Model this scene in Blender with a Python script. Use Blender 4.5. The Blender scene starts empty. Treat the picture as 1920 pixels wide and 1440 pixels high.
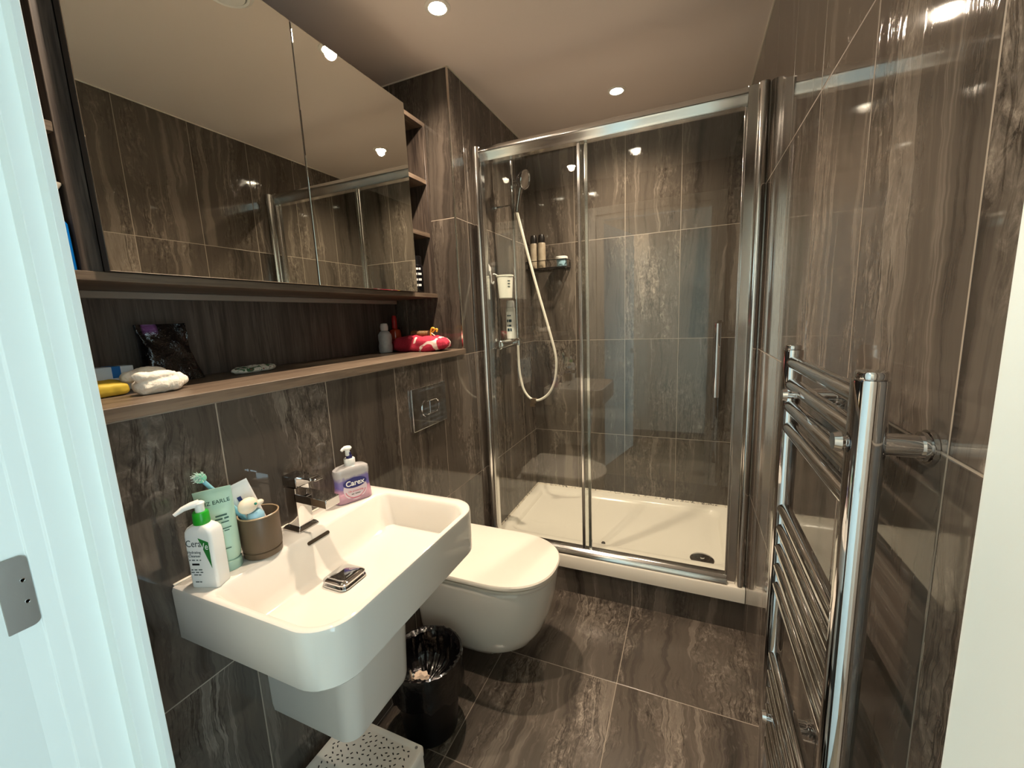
import bpy, bmesh, math, random
from mathutils import Vector, Matrix, noise
random.seed(7)
sc = bpy.context.scene
col = sc.collection
PI = math.pi

# ------------------------------------------------------------------ camera
cam_data = bpy.data.cameras.new('camera')
cam = bpy.data.objects.new('camera', cam_data)
col.objects.link(cam)
Rt = Vector((0.91902947, 0.39197538, -0.04171482))
Up = Vector((-0.0242129, 0.16175869, 0.98653325))
Fw = Vector((-0.39344448, 0.9056431, -0.15815186))
M = Matrix((Rt, Up, -Fw)).transposed().to_4x4()
M.translation = Vector((0.9512, -0.3499, 1.3688))
cam.matrix_world = M
cam_data.sensor_fit = 'HORIZONTAL'
cam_data.sensor_width = 36.0
cam_data.lens = 771.83 / 1920 * 36.0
cam_data.clip_start = 0.01
sc.camera = cam

# ------------------------------------------------------------------ world, exposure
world = bpy.data.worlds.new('world')
sc.world = world
world.use_nodes = True
world.node_tree.nodes['Background'].inputs[0].default_value = (0.62, 0.80, 1.0, 1)
world.node_tree.nodes['Background'].inputs[1].default_value = 1.0
sc.view_settings.view_transform = 'Standard'
sc.view_settings.look = 'None'
sc.view_settings.exposure = 0.75
sc.view_settings.gamma = 1.0
sc.view_settings.use_curve_mapping = False
try:
    sc.cycles.use_denoising = True
    sc.cycles.denoiser = 'OPENIMAGEDENOISE'
    sc.cycles.max_bounces = 14
    sc.cycles.diffuse_bounces = 6
    sc.cycles.glossy_bounces = 8
    sc.cycles.transmission_bounces = 12
    sc.cycles.transparent_max_bounces = 24
    sc.cycles.sample_clamp_indirect = 6.0
    sc.cycles.caustics_reflective = True
    sc.cycles.caustics_refractive = False
except Exception:
    pass

LAMP_W = 60.0         # each ceiling downlight
WINDOW_STRENGTH = 3.5
WARM = (1.0, 0.795, 0.60)
DAY = (0.60, 0.88, 1.0)

# room numbers (metres)
W = 1.1936; B = 2.2242; H = 2.4105; YP = 1.2998; YF = -0.10; YH = -0.24
Z1 = 1.8128; ND = -0.372; SH = 1.24

# ------------------------------------------------------------------ material helpers
def lin(c):
    c = c / 255.0
    return c / 12.92 if c <= 0.04045 else ((c + 0.055) / 1.055) ** 2.4
def rgb(r, g, b):
    return (lin(r), lin(g), lin(b), 1.0)

def mat(name, color, rough=0.5, metal=0.0, spec=0.5, coat=0.0, trans=0.0, ior=1.45, sss=0.0, bump=None, mottle=None):
    m = bpy.data.materials.new(name)
    m.use_nodes = True
    nt = m.node_tree
    b = nt.nodes['Principled BSDF']
    b.inputs['Base Color'].default_value = color
    b.inputs['Roughness'].default_value = rough
    b.inputs['Metallic'].default_value = metal
    b.inputs['Specular IOR Level'].default_value = spec
    b.inputs['IOR'].default_value = ior
    b.inputs['Coat Weight'].default_value = coat
    b.inputs['Coat Roughness'].default_value = 0.05
    b.inputs['Transmission Weight'].default_value = trans
    if sss:
        b.inputs['Subsurface Weight'].default_value = sss
        b.inputs['Subsurface Radius'].default_value = (0.01, 0.008, 0.006)
    tc = nt.nodes.new('ShaderNodeTexCoord')
    if mottle:
        n = nt.nodes.new('ShaderNodeTexNoise'); n.inputs['Scale'].default_value = mottle[0]
        n.inputs['Detail'].default_value = 5
        nt.links.new(tc.outputs['Object'], n.inputs['Vector'])
        mx = nt.nodes.new('ShaderNodeMix'); mx.data_type = 'RGBA'
        mx.inputs[6].default_value = color
        mx.inputs[7].default_value = mottle[1]
        nt.links.new(n.outputs['Fac'], mx.inputs[0])
        nt.links.new(mx.outputs[2], b.inputs['Base Color'])
    if bump:
        n = nt.nodes.new('ShaderNodeTexNoise'); n.inputs['Scale'].default_value = bump[0]
        n.inputs['Detail'].default_value = 6
        nt.links.new(tc.outputs['Object'], n.inputs['Vector'])
        bp = nt.nodes.new('ShaderNodeBump'); bp.inputs['Strength'].default_value = bump[1]
        bp.inputs['Distance'].default_value = bump[2]
        nt.links.new(n.outputs['Fac'], bp.inputs['Height'])
        nt.links.new(bp.outputs[0], b.inputs['Normal'])
    return m

class NT:
    """tiny node-graph writer"""
    def __init__(s, m): s.t = m.node_tree; s.n = s.t.nodes; s.l = s.t.links
    def val(s, sock, v):
        if isinstance(v, (int, float)): sock.default_value = v
        elif isinstance(v, tuple): sock.default_value = v
        elif v is not None: s.l.new(v, sock)
    def math(s, op, a, b=None, c=None, clamp=False):
        n = s.n.new('ShaderNodeMath'); n.operation = op; n.use_clamp = clamp
        s.val(n.inputs[0], a); s.val(n.inputs[1], b); s.val(n.inputs[2], c)
        return n.outputs[0]
    def xyz(s, x, y, z):
        n = s.n.new('ShaderNodeCombineXYZ')
        s.val(n.inputs[0], x); s.val(n.inputs[1], y); s.val(n.inputs[2], z)
        return n.outputs[0]
    def noise(s, vec, scale, detail=4, rough=0.55, dist=0.0, w=None, dims='4D'):
        n = s.n.new('ShaderNodeTexNoise'); n.noise_dimensions = dims if w is not None else '3D'
        s.val(n.inputs['Vector'], vec)
        if w is not None: s.val(n.inputs['W'], w)
        n.inputs['Scale'].default_value = scale; n.inputs['Detail'].default_value = detail
        n.inputs['Roughness'].default_value = rough; n.inputs['Distortion'].default_value = dist
        return n.outputs['Fac']
    def ramp(s, fac, stops, interp='LINEAR'):
        n = s.n.new('ShaderNodeValToRGB'); n.color_ramp.interpolation = interp
        cr = n.color_ramp
        while len(cr.elements) < len(stops): cr.elements.new(0.5)
        for e, (p, c) in zip(cr.elements, stops): e.position = p; e.color = c
        s.l.new(fac, n.inputs[0]); return n.outputs[0]
    def mix(s, fac, a, b, mode='MIX'):
        n = s.n.new('ShaderNodeMix'); n.data_type = 'RGBA'; n.blend_type = mode
        s.val(n.inputs[0], fac); s.val(n.inputs[6], a); s.val(n.inputs[7], b)
        return n.outputs[2]
    def maprange(s, v, a, b, c=0.0, d=1.0):
        n = s.n.new('ShaderNodeMapRange'); s.val(n.inputs[0], v)
        for i, x in enumerate((a, b, c, d)): n.inputs[1 + i].default_value = x
        return n.outputs[0]

def g(v): return (v, v, v, 1)

def tile_mat(name, xo, yo, zo, tw, th, horizontal=False, rough=0.03, dark=1.0, ss=9.5, wa=0.10, cs=5.2):
    """large-format striated porcelain; grout grid in world metres"""
    m = bpy.data.materials.new(name); m.use_nodes = True
    k = NT(m); b = k.n['Principled BSDF']
    geo = k.n.new('ShaderNodeNewGeometry')
    sp = k.n.new('ShaderNodeSeparateXYZ'); k.l.new(geo.outputs['Position'], sp.inputs[0])
    sn = k.n.new('ShaderNodeSeparateXYZ'); k.l.new(geo.outputs['True Normal'], sn.inputs[0])
    if horizontal:
        u = k.math('SUBTRACT', sp.outputs[0], xo); v = k.math('SUBTRACT', sp.outputs[1], yo)
        seed = 3.0
    else:
        nx = k.math('GREATER_THAN', k.math('ABSOLUTE', sn.outputs[0]), 0.5)
        ux = k.math('SUBTRACT', sp.outputs[0], xo); uy = k.math('SUBTRACT', sp.outputs[1], yo)
        u = k.math('ADD', k.math('MULTIPLY', nx, uy), k.math('MULTIPLY', k.math('SUBTRACT', 1.0, nx), ux))
        v = k.math('SUBTRACT', sp.outputs[2], zo)
        seed = k.math('MULTIPLY', nx, 7.7)
    iu = k.math('FLOOR', k.math('DIVIDE', u, tw)); iv = k.math('FLOOR', k.math('DIVIDE', v, th))
    tid = k.math('ADD', k.math('ADD', k.math('MULTIPLY', iu, 12.9898), k.math('MULTIPLY', iv, 78.233)), seed)
    wn = k.n.new('ShaderNodeTexWhiteNoise'); wn.noise_dimensions = '1D'; k.l.new(tid, wn.inputs['W'])
    r1 = wn.outputs['Value']
    wn2 = k.n.new('ShaderNodeTexWhiteNoise'); wn2.noise_dimensions = '1D'
    k.l.new(k.math('ADD', tid, 31.7), wn2.inputs['W']); r2 = wn2.outputs['Value']
    w = k.math('MULTIPLY', r1, 60.0)
    # streaks run along v, wandering sideways
    wob = k.noise(k.xyz(k.math('MULTIPLY', u, 0.6), v, 0.0), 3.2, 4, 0.6, 0, w)
    us = k.math('ADD', u, k.math('MULTIPLY', k.math('SUBTRACT', wob, 0.5), wa))
    us = k.math('ADD', us, k.math('MULTIPLY', k.math('MULTIPLY', v, k.math('SUBTRACT', r2, 0.5)), 0.10))
    streak = k.noise(k.xyz(us, k.math('MULTIPLY', v, 0.05), 0.0), ss, 8, 0.66, 0.45, w)
    fine = k.noise(k.xyz(us, k.math('MULTIPLY', v, 0.05), 0.4), 75.0, 4, 0.6, 0.2, w)
    cloud = k.noise(k.xyz(us, k.math('MULTIPLY', v, 0.42), 0.0), cs, 8, 0.68, 0.5, k.math('ADD', w, 9.0))
    grain = k.noise(k.xyz(u, k.math('MULTIPLY', v, 0.6), 0.0), 52.0, 7, 0.72, 0.9, w)
    patch = k.maprange(cloud, 0.49, 0.60)
    # thin dark cracks: where the streak field crosses mid value
    ridge = k.math('ABSOLUTE', k.math('SUBTRACT', streak, 0.5))
    fr = k.math('FRACT', k.math('MULTIPLY', streak, 15.0))
    cont = k.math('ABSOLUTE', k.math('SUBTRACT', fr, 0.5))
    crack = k.math('MULTIPLY', k.maprange(cont, 0.02, 0.16, 1.0, 0.0), k.math('MULTIPLY', k.maprange(cloud, 0.46, 0.56), k.maprange(ridge, 0.14, 0.07)))
    rid2 = k.math('ABSOLUTE', k.math('SUBTRACT', streak, 0.58))
    lightv = k.math('MULTIPLY', k.maprange(rid2, 0.0, 0.016, 1.0, 0.0), k.maprange(cloud, 0.40, 0.56))
    d = dark
    c0 = tuple(x * d for x in rgb(48, 43, 39)[:3]) + (1,)
    c1 = tuple(x * d for x in rgb(92, 84, 76)[:3]) + (1,)
    c2 = tuple(x * d for x in rgb(124, 114, 104)[:3]) + (1,)
    c3 = tuple(x * d for x in rgb(168, 157, 144)[:3]) + (1,)
    base = k.ramp(streak, [(0.36, c0), (0.47, c1), (0.54, c1), (0.62, c2)])
    base = k.mix(k.math('MULTIPLY', fine, 0.35), base, c0)
    mottled = k.ramp(grain, [(0.36, c0), (0.46, c1), (0.56, c2), (0.66, c3)])
    base = k.mix(k.math('MULTIPLY', patch, k.maprange(r2, 0.1, 0.9, 0.35, 0.95)), base, mottled)
    base = k.mix(k.math('MULTIPLY', lightv, 0.35), base, c3)
    base = k.mix(k.math('MULTIPLY', crack, 0.72), base, tuple(x * d for x in rgb(40, 33, 27)[:3]) + (1,))
    tone = k.maprange(r2, 0.0, 1.0, 0.84, 1.12)
    hsv = k.n.new('ShaderNodeHueSaturation'); k.l.new(base, hsv.inputs['Color']); k.l.new(tone, hsv.inputs['Value'])
    base = hsv.outputs[0]
    # grout
    def edge(x, t):
        f = k.math('SUBTRACT', x, k.math('MULTIPLY', k.math('FLOOR', k.math('DIVIDE', x, t)), t))
        return k.math('MINIMUM', f, k.math('SUBTRACT', t, f))
    e = k.math('MINIMUM', edge(u, tw), edge(v, th))
    gr = k.maprange(e, 0.0010, 0.0018, 1.0, 0.0)
    base = k.mix(gr, base, rgb(150, 138, 124))
    k.l.new(base, b.inputs['Base Color'])
    rr = k.math('ADD', rough, k.math('MULTIPLY', gr, 0.5))
    rr = k.math('ADD', rr, k.math('MULTIPLY', k.noise(k.xyz(u, v, 0.0), 6.0, 3, 0.5, 0, 1.0), 0.03))
    k.l.new(rr, b.inputs['Roughness'])
    b.inputs['IOR'].default_value = 1.52
    hgt = k.math('SUBTRACT', k.maprange(e, 0.0008, 0.0030), k.math('MULTIPLY', crack, 0.06))
    hgt = k.math('ADD', hgt, k.math('MULTIPLY', streak, 0.02))
    bmp = k.n.new('ShaderNodeBump'); bmp.inputs['Strength'].default_value = 0.35; bmp.inputs['Distance'].default_value = 0.0016
    k.l.new(hgt, bmp.inputs['Height']); k.l.new(bmp.outputs[0], b.inputs['Normal'])
    return m

def wood_mat(name, axis, ca, cb, cc, rough=0.45, scale=1.0):
    """laminate wood; axis = world axis the grain runs along"""
    m = bpy.data.materials.new(name); m.use_nodes = True
    k = NT(m); b = k.n['Principled BSDF']
    tc = k.n.new('ShaderNodeNewGeometry')
    sp = k.n.new('ShaderNodeSeparateXYZ'); k.l.new(tc.outputs['Position'], sp.inputs[0])
    s = [1.0, 1.0, 1.0]; s['xyz'.index(axis)] = 0.05
    v = k.xyz(*[k.math('MULTIPLY', sp.outputs[i], s[i] * scale) for i in range(3)])
    n1 = k.noise(v, 38.0, 5, 0.6, 1.2)
    n2 = k.noise(v, 170.0, 3, 0.6, 0.3)
    n3 = k.noise(v, 7.0, 3, 0.5, 0.6)
    c = k.ramp(n1, [(0.30, ca), (0.50, cb), (0.70, cc)])
    c = k.mix(k.maprange(n2, 0.48, 0.62, 0.0, 0.75), c, ca)
    c = k.mix(k.maprange(n3, 0.4, 0.65, 0.0, 0.4), c, cc)
    k.l.new(c, b.inputs['Base Color'])
    b.inputs['Roughness'].default_value = rough
    bmp = k.n.new('ShaderNodeBump'); bmp.inputs['Strength'].default_value = 0.4; bmp.inputs['Distance'].default_value = 0.0008
    k.l.new(n2, bmp.inputs['Height']); k.l.new(bmp.outputs[0], b.inputs['Normal'])
    return m

def pane_mat(name, tint):
    """clear glass sheet: see-through with a Schlick surface reflection"""
    m = bpy.data.materials.new(name); m.use_nodes = True
    k = NT(m); k.n.remove(k.n['Principled BSDF']); out = k.n['Material Output']
    lw = k.n.new('ShaderNodeLayerWeight'); lw.inputs['Blend'].default_value = 0.5
    f = k.math('ADD', k.math('MULTIPLY', k.math('POWER', lw.outputs['Facing'], 5.0), 0.95), 0.045)
    tr = k.n.new('ShaderNodeBsdfTransparent'); tr.inputs[0].default_value = tint
    gl = k.n.new('ShaderNodeBsdfGlossy'); gl.inputs['Roughness'].default_value = 0.0
    gl.inputs['Color'].default_value = (1, 1, 1, 1)
    mx = k.n.new('ShaderNodeMixShader'); k.l.new(f, mx.inputs[0])
    k.l.new(tr.outputs[0], mx.inputs[1]); k.l.new(gl.outputs[0], mx.inputs[2])
    k.l.new(mx.outputs[0], out.inputs[0])
    return m

def emit_mat(name, color, strength):
    m = bpy.data.materials.new(name); m.use_nodes = True
    k = NT(m); b = k.n['Principled BSDF']
    b.inputs['Base Color'].default_value = (0.8, 0.8, 0.8, 1)
    b.inputs['Emission Color'].default_value = color + (1,)
    b.inputs['Emission Strength'].default_value = strength
    return m

# ------------------------------------------------------------------ materials
T_LEFT = tile_mat('tile_left', 0.0, 0.2053, 0.0128, 0.3, 0.6)
T_RIGHT = tile_mat('tile_right', 0.0, 0.1872, 0.0128, 0.3, 0.6)
T_BACK = tile_mat('tile_back', -0.0084, 0.0, 0.0128, 0.3, 0.6)
T_FLOOR = tile_mat('tile_floor', 0.7315 - 0.464 * 4, 1.0208 - 0.4584 * 4, 0, 0.464, 0.4584, horizontal=True, rough=0.2, dark=1.0, ss=7.0, wa=0.16, cs=4.5)
T_PLINTH = tile_mat('tile_plinth', 0.1315, 0.0, -0.2, 0.6, 0.6, rough=0.15)
CEIL = mat('ceiling_paint', rgb(234, 221, 211), 0.42, spec=0.4)
PAINT = mat('white_gloss_paint', rgb(224, 228, 224), 0.35)
HALLP = mat('hall_wall_paint', rgb(200, 195, 184), 0.7)
HALLF = wood_mat('hall_floor_wood', 'x', rgb(96, 80, 64), rgb(128, 108, 86), rgb(150, 130, 106), 0.4)
CERAMIC = mat('white_ceramic', rgb(228, 224, 216), 0.06, spec=0.5, coat=0.3)
ACRYL = mat('white_acrylic_tray', rgb(238, 232, 218), 0.16)
CHROME = mat('chrome', (0.72, 0.72, 0.73, 1), 0.045, metal=1.0)
CHROME_DK = mat('dark_chrome', (0.42, 0.41, 0.41, 1), 0.05, metal=1.0)
ALU = mat('satin_aluminium', (0.80, 0.79, 0.77, 1), 0.14, metal=1.0)
STEEL = mat('brushed_steel', (0.45, 0.43, 0.40, 1), 0.35, metal=1.0, bump=(300, 0.1, 0.0005))
MIRROR = mat('mirror_glass', (0.80, 0.80, 0.74, 1), 0.0, metal=1.0)
GLASS = pane_mat('clear_glass', (0.955, 0.975, 0.965, 1))
WOOD_V = wood_mat('wood_laminate_upright', 'z', rgb(44, 37, 34), rgb(74, 65, 58), rgb(98, 87, 78), 0.42)
WOOD_H = wood_mat('wood_laminate_along', 'y', rgb(74, 62, 52), rgb(104, 90, 76), rgb(126, 110, 94), 0.40)
BLACK = mat('black_plastic', rgb(14, 13, 14), 0.3)
BAGM = mat('black_polythene', rgb(10, 9, 11), 0.12, coat=0.5, bump=(28, 0.8, 0.01))
WHITE_PL = mat('white_plastic', rgb(236, 236, 232), 0.3, sss=0.05)
SEAL = mat('sealant', rgb(225, 218, 204), 0.4)
GREEN = mat('green_plastic', rgb(38, 160, 40), 0.3)
MINT = mat('mint_plastic', rgb(176, 206, 186), 0.35)
TAUPE = mat('taupe_plastic', rgb(96, 80, 62), 0.42)
TAUPE_IN = mat('taupe_inside', rgb(70, 56, 42), 0.5)

# ------------------------------------------------------------------ mesh helpers
def finish(name, bm, m, parent=None, smooth=True, bevel=None, seg=3, loc=None, rot=None, kind=None, sub=0):
    me = bpy.data.meshes.new(name)
    bmesh.ops.recalc_face_normals(bm, faces=bm.faces[:])
    bm.to_mesh(me); bm.free()
    ms = m if isinstance(m, (list, tuple)) else [m]
    for x in ms: me.materials.append(x)
    o = bpy.data.objects.new(name, me); col.objects.link(o)
    if parent: o.parent = parent
    if loc: o.location = loc
    if rot: o.rotation_euler = rot
    if bevel:
        md = o.modifiers.new('bevel', 'BEVEL'); md.width = bevel; md.segments = seg; md.limit_method = 'ANGLE'
        md.angle_limit = math.radians(40); md.harden_normals = False
    if sub:
        md = o.modifiers.new('subdivision', 'SUBSURF'); md.levels = sub; md.render_levels = sub
    if smooth:
        for p in me.polygons: p.use_smooth = True
        if hasattr(me, 'set_sharp_from_angle') and not sub: me.set_sharp_from_angle(angle=math.radians(38))
    if kind: o['kind'] = kind
    return o

def box(bm, x0, x1, y0, y1, z0, z1, mi=0):
    vs = [bm.verts.new((x, y, z)) for x in (x0, x1) for y in (y0, y1) for z in (z0, z1)]
    for f in ((0, 1, 3, 2), (4, 6, 7, 5), (0, 4, 5, 1), (2, 3, 7, 6), (0, 2, 6, 4), (1, 5, 7, 3)):
        bm.faces.new([vs[i] for i in f]).material_index = mi
    return vs

def loft(bm, rings, cap0=True, cap1=True, closed=True, mi=0):
    vr = [[bm.verts.new(p) for p in r] for r in rings]
    n = len(vr[0])
    for a, b_ in zip(vr, vr[1:]):
        for i in range(n if closed else n - 1):
            j = (i + 1) % n
            bm.faces.new((a[i], a[j], b_[j], b_[i])).material_index = mi
    if cap0: bm.faces.new(list(reversed(vr[0]))).material_index = mi
    if cap1: bm.faces.new(vr[-1]).material_index = mi
    return vr

def circ(c, r, axis='z', n=32, rx=None):
    """ring of points round an axis"""
    out = []
    for i in range(n):
        a = 2 * PI * i / n; u = (rx or r) * math.cos(a); v = r * math.sin(a)
        out.append({'z': (c[0] + u, c[1] + v, c[2]), 'x': (c[0], c[1] + u, c[2] + v), 'y': (c[0] + u, c[1], c[2] + v)}[axis])
    return out

def lathe(bm, prof, c=(0, 0, 0), axis='z', n=32, mi=0, cap0=True, cap1=True):
    """prof: (radius, height along axis)"""
    i = 'xyz'.index(axis); rings = []
    for r, h in prof:
        cc = list(c); cc[i] += h; rings.append(circ(cc, max(r, 1e-5), axis, n))
    return loft(bm, rings, cap0, cap1, mi=mi)

def tube(bm, pts, r, n=12, mi=0, cap=True):
    pts = [Vector(p) for p in pts]; rings = []
    rad = r if isinstance(r, (list, tuple)) else [r] * len(pts)
    up = Vector((0, 0, 1)); prev = None
    for i, p in enumerate(pts):
        t = (pts[min(i + 1, len(pts) - 1)] - pts[max(i - 1, 0)]).normalized()
        if prev is None:
            a = up if abs(t.dot(up)) < 0.9 else Vector((1, 0, 0))
            s = t.cross(a).normalized()
        else:
            s = (prev - t * prev.dot(t)).normalized()
        prev = s; q = t.cross(s)
        rings.append([tuple(p + (s * math.cos(2 * PI * k / n) + q * math.sin(2 * PI * k / n)) * rad[i]) for k in range(n)])
    return loft(bm, rings, cap, cap, mi=mi)

def spline(pts, m=10):
    pts = [Vector(p) for p in pts]; P = [pts[0]] + pts + [pts[-1]]; out = []
    for i in range(1, len(P) - 2):
        for k in range(m):
            t = k / m; a, b_, c, d = P[i - 1], P[i], P[i + 1], P[i + 2]
            out.append(0.5 * ((2 * b_) + (c - a) * t + (2 * a - 5 * b_ + 4 * c - d) * t * t + (3 * b_ - a - 3 * c + d) * t ** 3))
    out.append(pts[-1]); return out

def rrect(x0, x1, y0, y1, z, r, n=8):
    """rounded rectangle in plan; r = one radius or four (x0y0, x1y0, x1y1, x0y1)"""
    rs = r if isinstance(r, (list, tuple)) else [r] * 4
    out = []
    for (cx, cy, a0, rr) in ((x0, y0, PI, rs[0]), (x1, y0, 1.5 * PI, rs[1]), (x1, y1, 0, rs[2]), (x0, y1, 0.5 * PI, rs[3])):
        sx = 1 if cx == x0 else -1; sy = 1 if cy == y0 else -1
        for k in range(n + 1):
            a = a0 + 0.5 * PI * k / n
            out.append((cx + sx * rr + rr * math.cos(a), cy + sy * rr + rr * math.sin(a), z))
    return out

def xform(bm, mtx):
    bmesh.ops.transform(bm, matrix=mtx, verts=bm.verts[:])

def empty(name, label, cat, loc=(0, 0, 0), group=None):
    o = bpy.data.objects.new(name, None); col.objects.link(o)
    o.empty_display_size = 0.05; o.location = loc
    return tag(o, label, cat, group)

def tag(o, label, cat, group=None):
    o['label'] = label; o['category'] = cat
    if group: o['group'] = group
    return o

def part(name, bm, m, parent, **kw):
    """mesh written in world metres, hung under a thing whose Empty sits at its base"""
    off = Vector((0, 0, 0)); p = parent
    while p is not None: off += p.location; p = p.parent
    bmesh.ops.translate(bm, verts=bm.verts[:], vec=-off)
    return finish(name, bm, m, parent, **kw)

def text_mesh(name, body, size, m, parent, place, bold=0.0, extrude=0.0003, squash=1.0):
    """lettering converted to a mesh; place maps flat (u, v, depth) to world"""
    cu = bpy.data.curves.new(name, 'FONT'); cu.body = body; cu.size = size
    cu.align_x = 'CENTER'; cu.align_y = 'CENTER'; cu.extrude = extrude; cu.offset = bold; cu.resolution_u = 3
    tmp = bpy.data.objects.new(name + '_tmp', cu); col.objects.link(tmp)
    dg = bpy.context.evaluated_depsgraph_get(); dg.update()
    me = bpy.data.meshes.new_from_object(tmp.evaluated_get(dg))
    bpy.data.objects.remove(tmp); bpy.data.curves.remove(cu)
    off = Vector((0, 0, 0)); p = parent
    while p is not None: off += p.location; p = p.parent
    for v in me.vertices: v.co = Vector(place(v.co.x * squash, v.co.y, v.co.z)) - off
    me.materials.clear(); me.materials.append(m)
    o = bpy.data.objects.new(name, me); col.objects.link(o); o.parent = parent
    return o

def marks(name, width, height, m, parent, place, words=2, gap=0.12):
    """a line of print too small to read: word-long strips laid on the surface"""
    bm = bmesh.new(); rnd = random.Random(int(width * 1e5) + words)
    ws = [rnd.uniform(.6, 1.4) for _ in range(words)]; k_ = width * (1 - gap * (words - 1)) / sum(ws); u = -width / 2
    for w_ in ws:
        n = 6; u1 = u + w_ * k_
        grid = [[[bm.verts.new(place(u + (u1 - u) * i_ / n, v_, d_)) for v_ in (-height / 2, height / 2)] for i_ in range(n + 1)] for d_ in (0, .0003)]
        for i_ in range(n):
            for g_ in grid: bm.faces.new((g_[i_][0], g_[i_ + 1][0], g_[i_ + 1][1], g_[i_][1]))
            for e_ in (0, 1): bm.faces.new((grid[0][i_][e_], grid[0][i_ + 1][e_], grid[1][i_ + 1][e_], grid[1][i_][e_]))
        for i_ in (0, n): bm.faces.new((grid[0][i_][0], grid[0][i_][1], grid[1][i_][1], grid[1][i_][0]))
        u = u1 + width * gap
    return part(name, bm, m, parent, smooth=False)

# ================================================================== STRUCTURE
def struct(name, bm, m, **kw):
    return finish(name, bm, m, kind='structure', smooth=kw.pop('smooth', False), **kw)

bm = bmesh.new(); box(bm, -0.5, W + 0.1, YF, B + 0.1, -0.1, 0.0); struct('floor', bm, T_FLOOR)
bm = bmesh.new(); box(bm, -0.6, W + 0.1, YF, B + 0.1, H, H + 0.1); struct('ceiling', bm, CEIL)
bm = bmesh.new()
box(bm, ND - 0.15, 0.0, YF, YP, 0.0, 1.2146)                 # boxed-out lower wall
box(bm, ND - 0.15, ND, YF, YP, 1.2146, H)                    # back of the niche
box(bm, ND - 0.15, 0.0, YP, B, 0.0, H)                       # pier and shower side
struct('wall_left', bm, T_LEFT)
bm = bmesh.new(); box(bm, W, W + 0.1, YF, B + 0.1, 0.0, H); struct('wall_right', bm, T_RIGHT)
bm = bmesh.new(); box(bm, 0.0, W, B, B + 0.1, 0.0, H); struct('wall_back', bm, T_BACK)
# front wall, with the doorway; tiled in the room, painted in the hall
XL, XR, ZT = 0.245, 1.115, 2.14
bm = bmesh.new()
for (a, b_, z0, z1) in ((ND - 0.15, XL, 0, H), (XR, W + 0.1, 0, H), (XL, XR, ZT, H)):
    box(bm, a, b_, YF - 0.02, YF, z0, z1, 0)
    box(bm, a, b_, YH, YF - 0.02, z0, z1, 1)
struct('wall_front', bm, [T_BACK, HALLP])

# door frame: stepped lining on the hinge side, plain on the other
def jamb_prof(pts, z0, z1):
    bm = bmesh.new(); loft(bm, [[(x, y, z0) for x, y in pts], [(x, y, z1) for x, y in pts]]); return bm
pL = [(0.245, -0.10), (0.307, -0.10), (0.307, -0.108), (0.290, -0.1085), (0.290, -0.126), (0.268, -0.1265), (0.268, -0.156),
      (0.266, -0.158), (0.2655, -0.1735), (0.2634, -0.1745), (0.2625, -0.255), (0.245, -0.255)]
dn = bpy.data.objects.new('door_1', None); col.objects.link(dn); dn['kind'] = 'structure'; dn.location = (0.262, -0.19, 0)
o = part('jamb', jamb_prof(pL, 0, ZT), PAINT, dn, bevel=0.0005, seg=1)
pR = [(1.118, -0.10), (1.118, -0.26), (1.093, -0.26), (1.0925, -0.160), (1.0795, -0.1585), (1.079, -0.106), (1.077, -0.103), (1.077, -0.10)]
part('jamb', jamb_prof(pR, 0, ZT), PAINT, dn, bevel=0.0005, seg=1)
bm = bmesh.new(); box(bm, 0.3065, 1.0775, -0.156, -0.10, 2.105, ZT); box(bm, 0.262, 1.094, -0.255, -0.156, 2.125, ZT)
part('head_jamb', bm, PAINT, dn, bevel=0.0005, seg=1)
bm = bmesh.new()
for (a, b_, z0, z1) in ((0.185, 0.246, 0, 2.20), (1.117, 1.178, 0, 2.20), (0.246, 1.117, ZT, 2.20)):
    box(bm, a, b_, YF, YF + 0.014, z0, z1); box(bm, a, b_, YH - 0.018, YH, z0, z1)
part('architrave', bm, PAINT, dn, bevel=0.004, seg=2)
# hinge plate with its two screws, cut into the lining
bm = bmesh.new()
prof = rrect(-0.02, 0.006, -0.043, 0.043, 0, [0.001, 0.007, 0.007, 0.001], 5)
loft(bm, [[(0.2632 + t, -0.1805 + u, 1.086 + v) for (u, v, _) in prof] for t in (0.0, 0.0032)])
h = part('hinge', bm, STEEL, dn, bevel=0.0004, seg=1)
bm = bmesh.new()
for zz in (1.100, 1.074): lathe(bm, [(0.0022, 0.0), (0.0022, 0.0004), (0.0008, -0.0006)], (0.2664, -0.1815, zz), 'x', 16)
part('screw', bm, CHROME_DK, h)
# door leaf standing open into the hall
ang = math.radians(13.5)
bm = bmesh.new(); box(bm, -0.044, 0.0, -0.765, 0.0, 0.008, 2.11)
xform(bm, Matrix.Translation((0.262, -0.1885, 0)) @ Matrix.Rotation(ang, 4, 'Z'))
leaf = part('door_leaf', bm, PAINT, dn, bevel=0.002, seg=2)
bm = bmesh.new()
lathe(bm, [(0.026, 0.0), (0.026, 0.008)], (0.0, -0.70, 1.0), 'x', 24)
lathe(bm, [(0.009, 0.008), (0.009, 0.05)], (0.0, -0.70, 1.0), 'x', 16)
tube(bm, [(0.05, -0.705, 1.0), (0.05, -0.58, 1.0)], 0.009)
xform(bm, Matrix.Translation((0.262, -0.1885, 0)) @ Matrix.Rotation(ang, 4, 'Z'))
part('door_handle', bm, CHROME, leaf)

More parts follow.
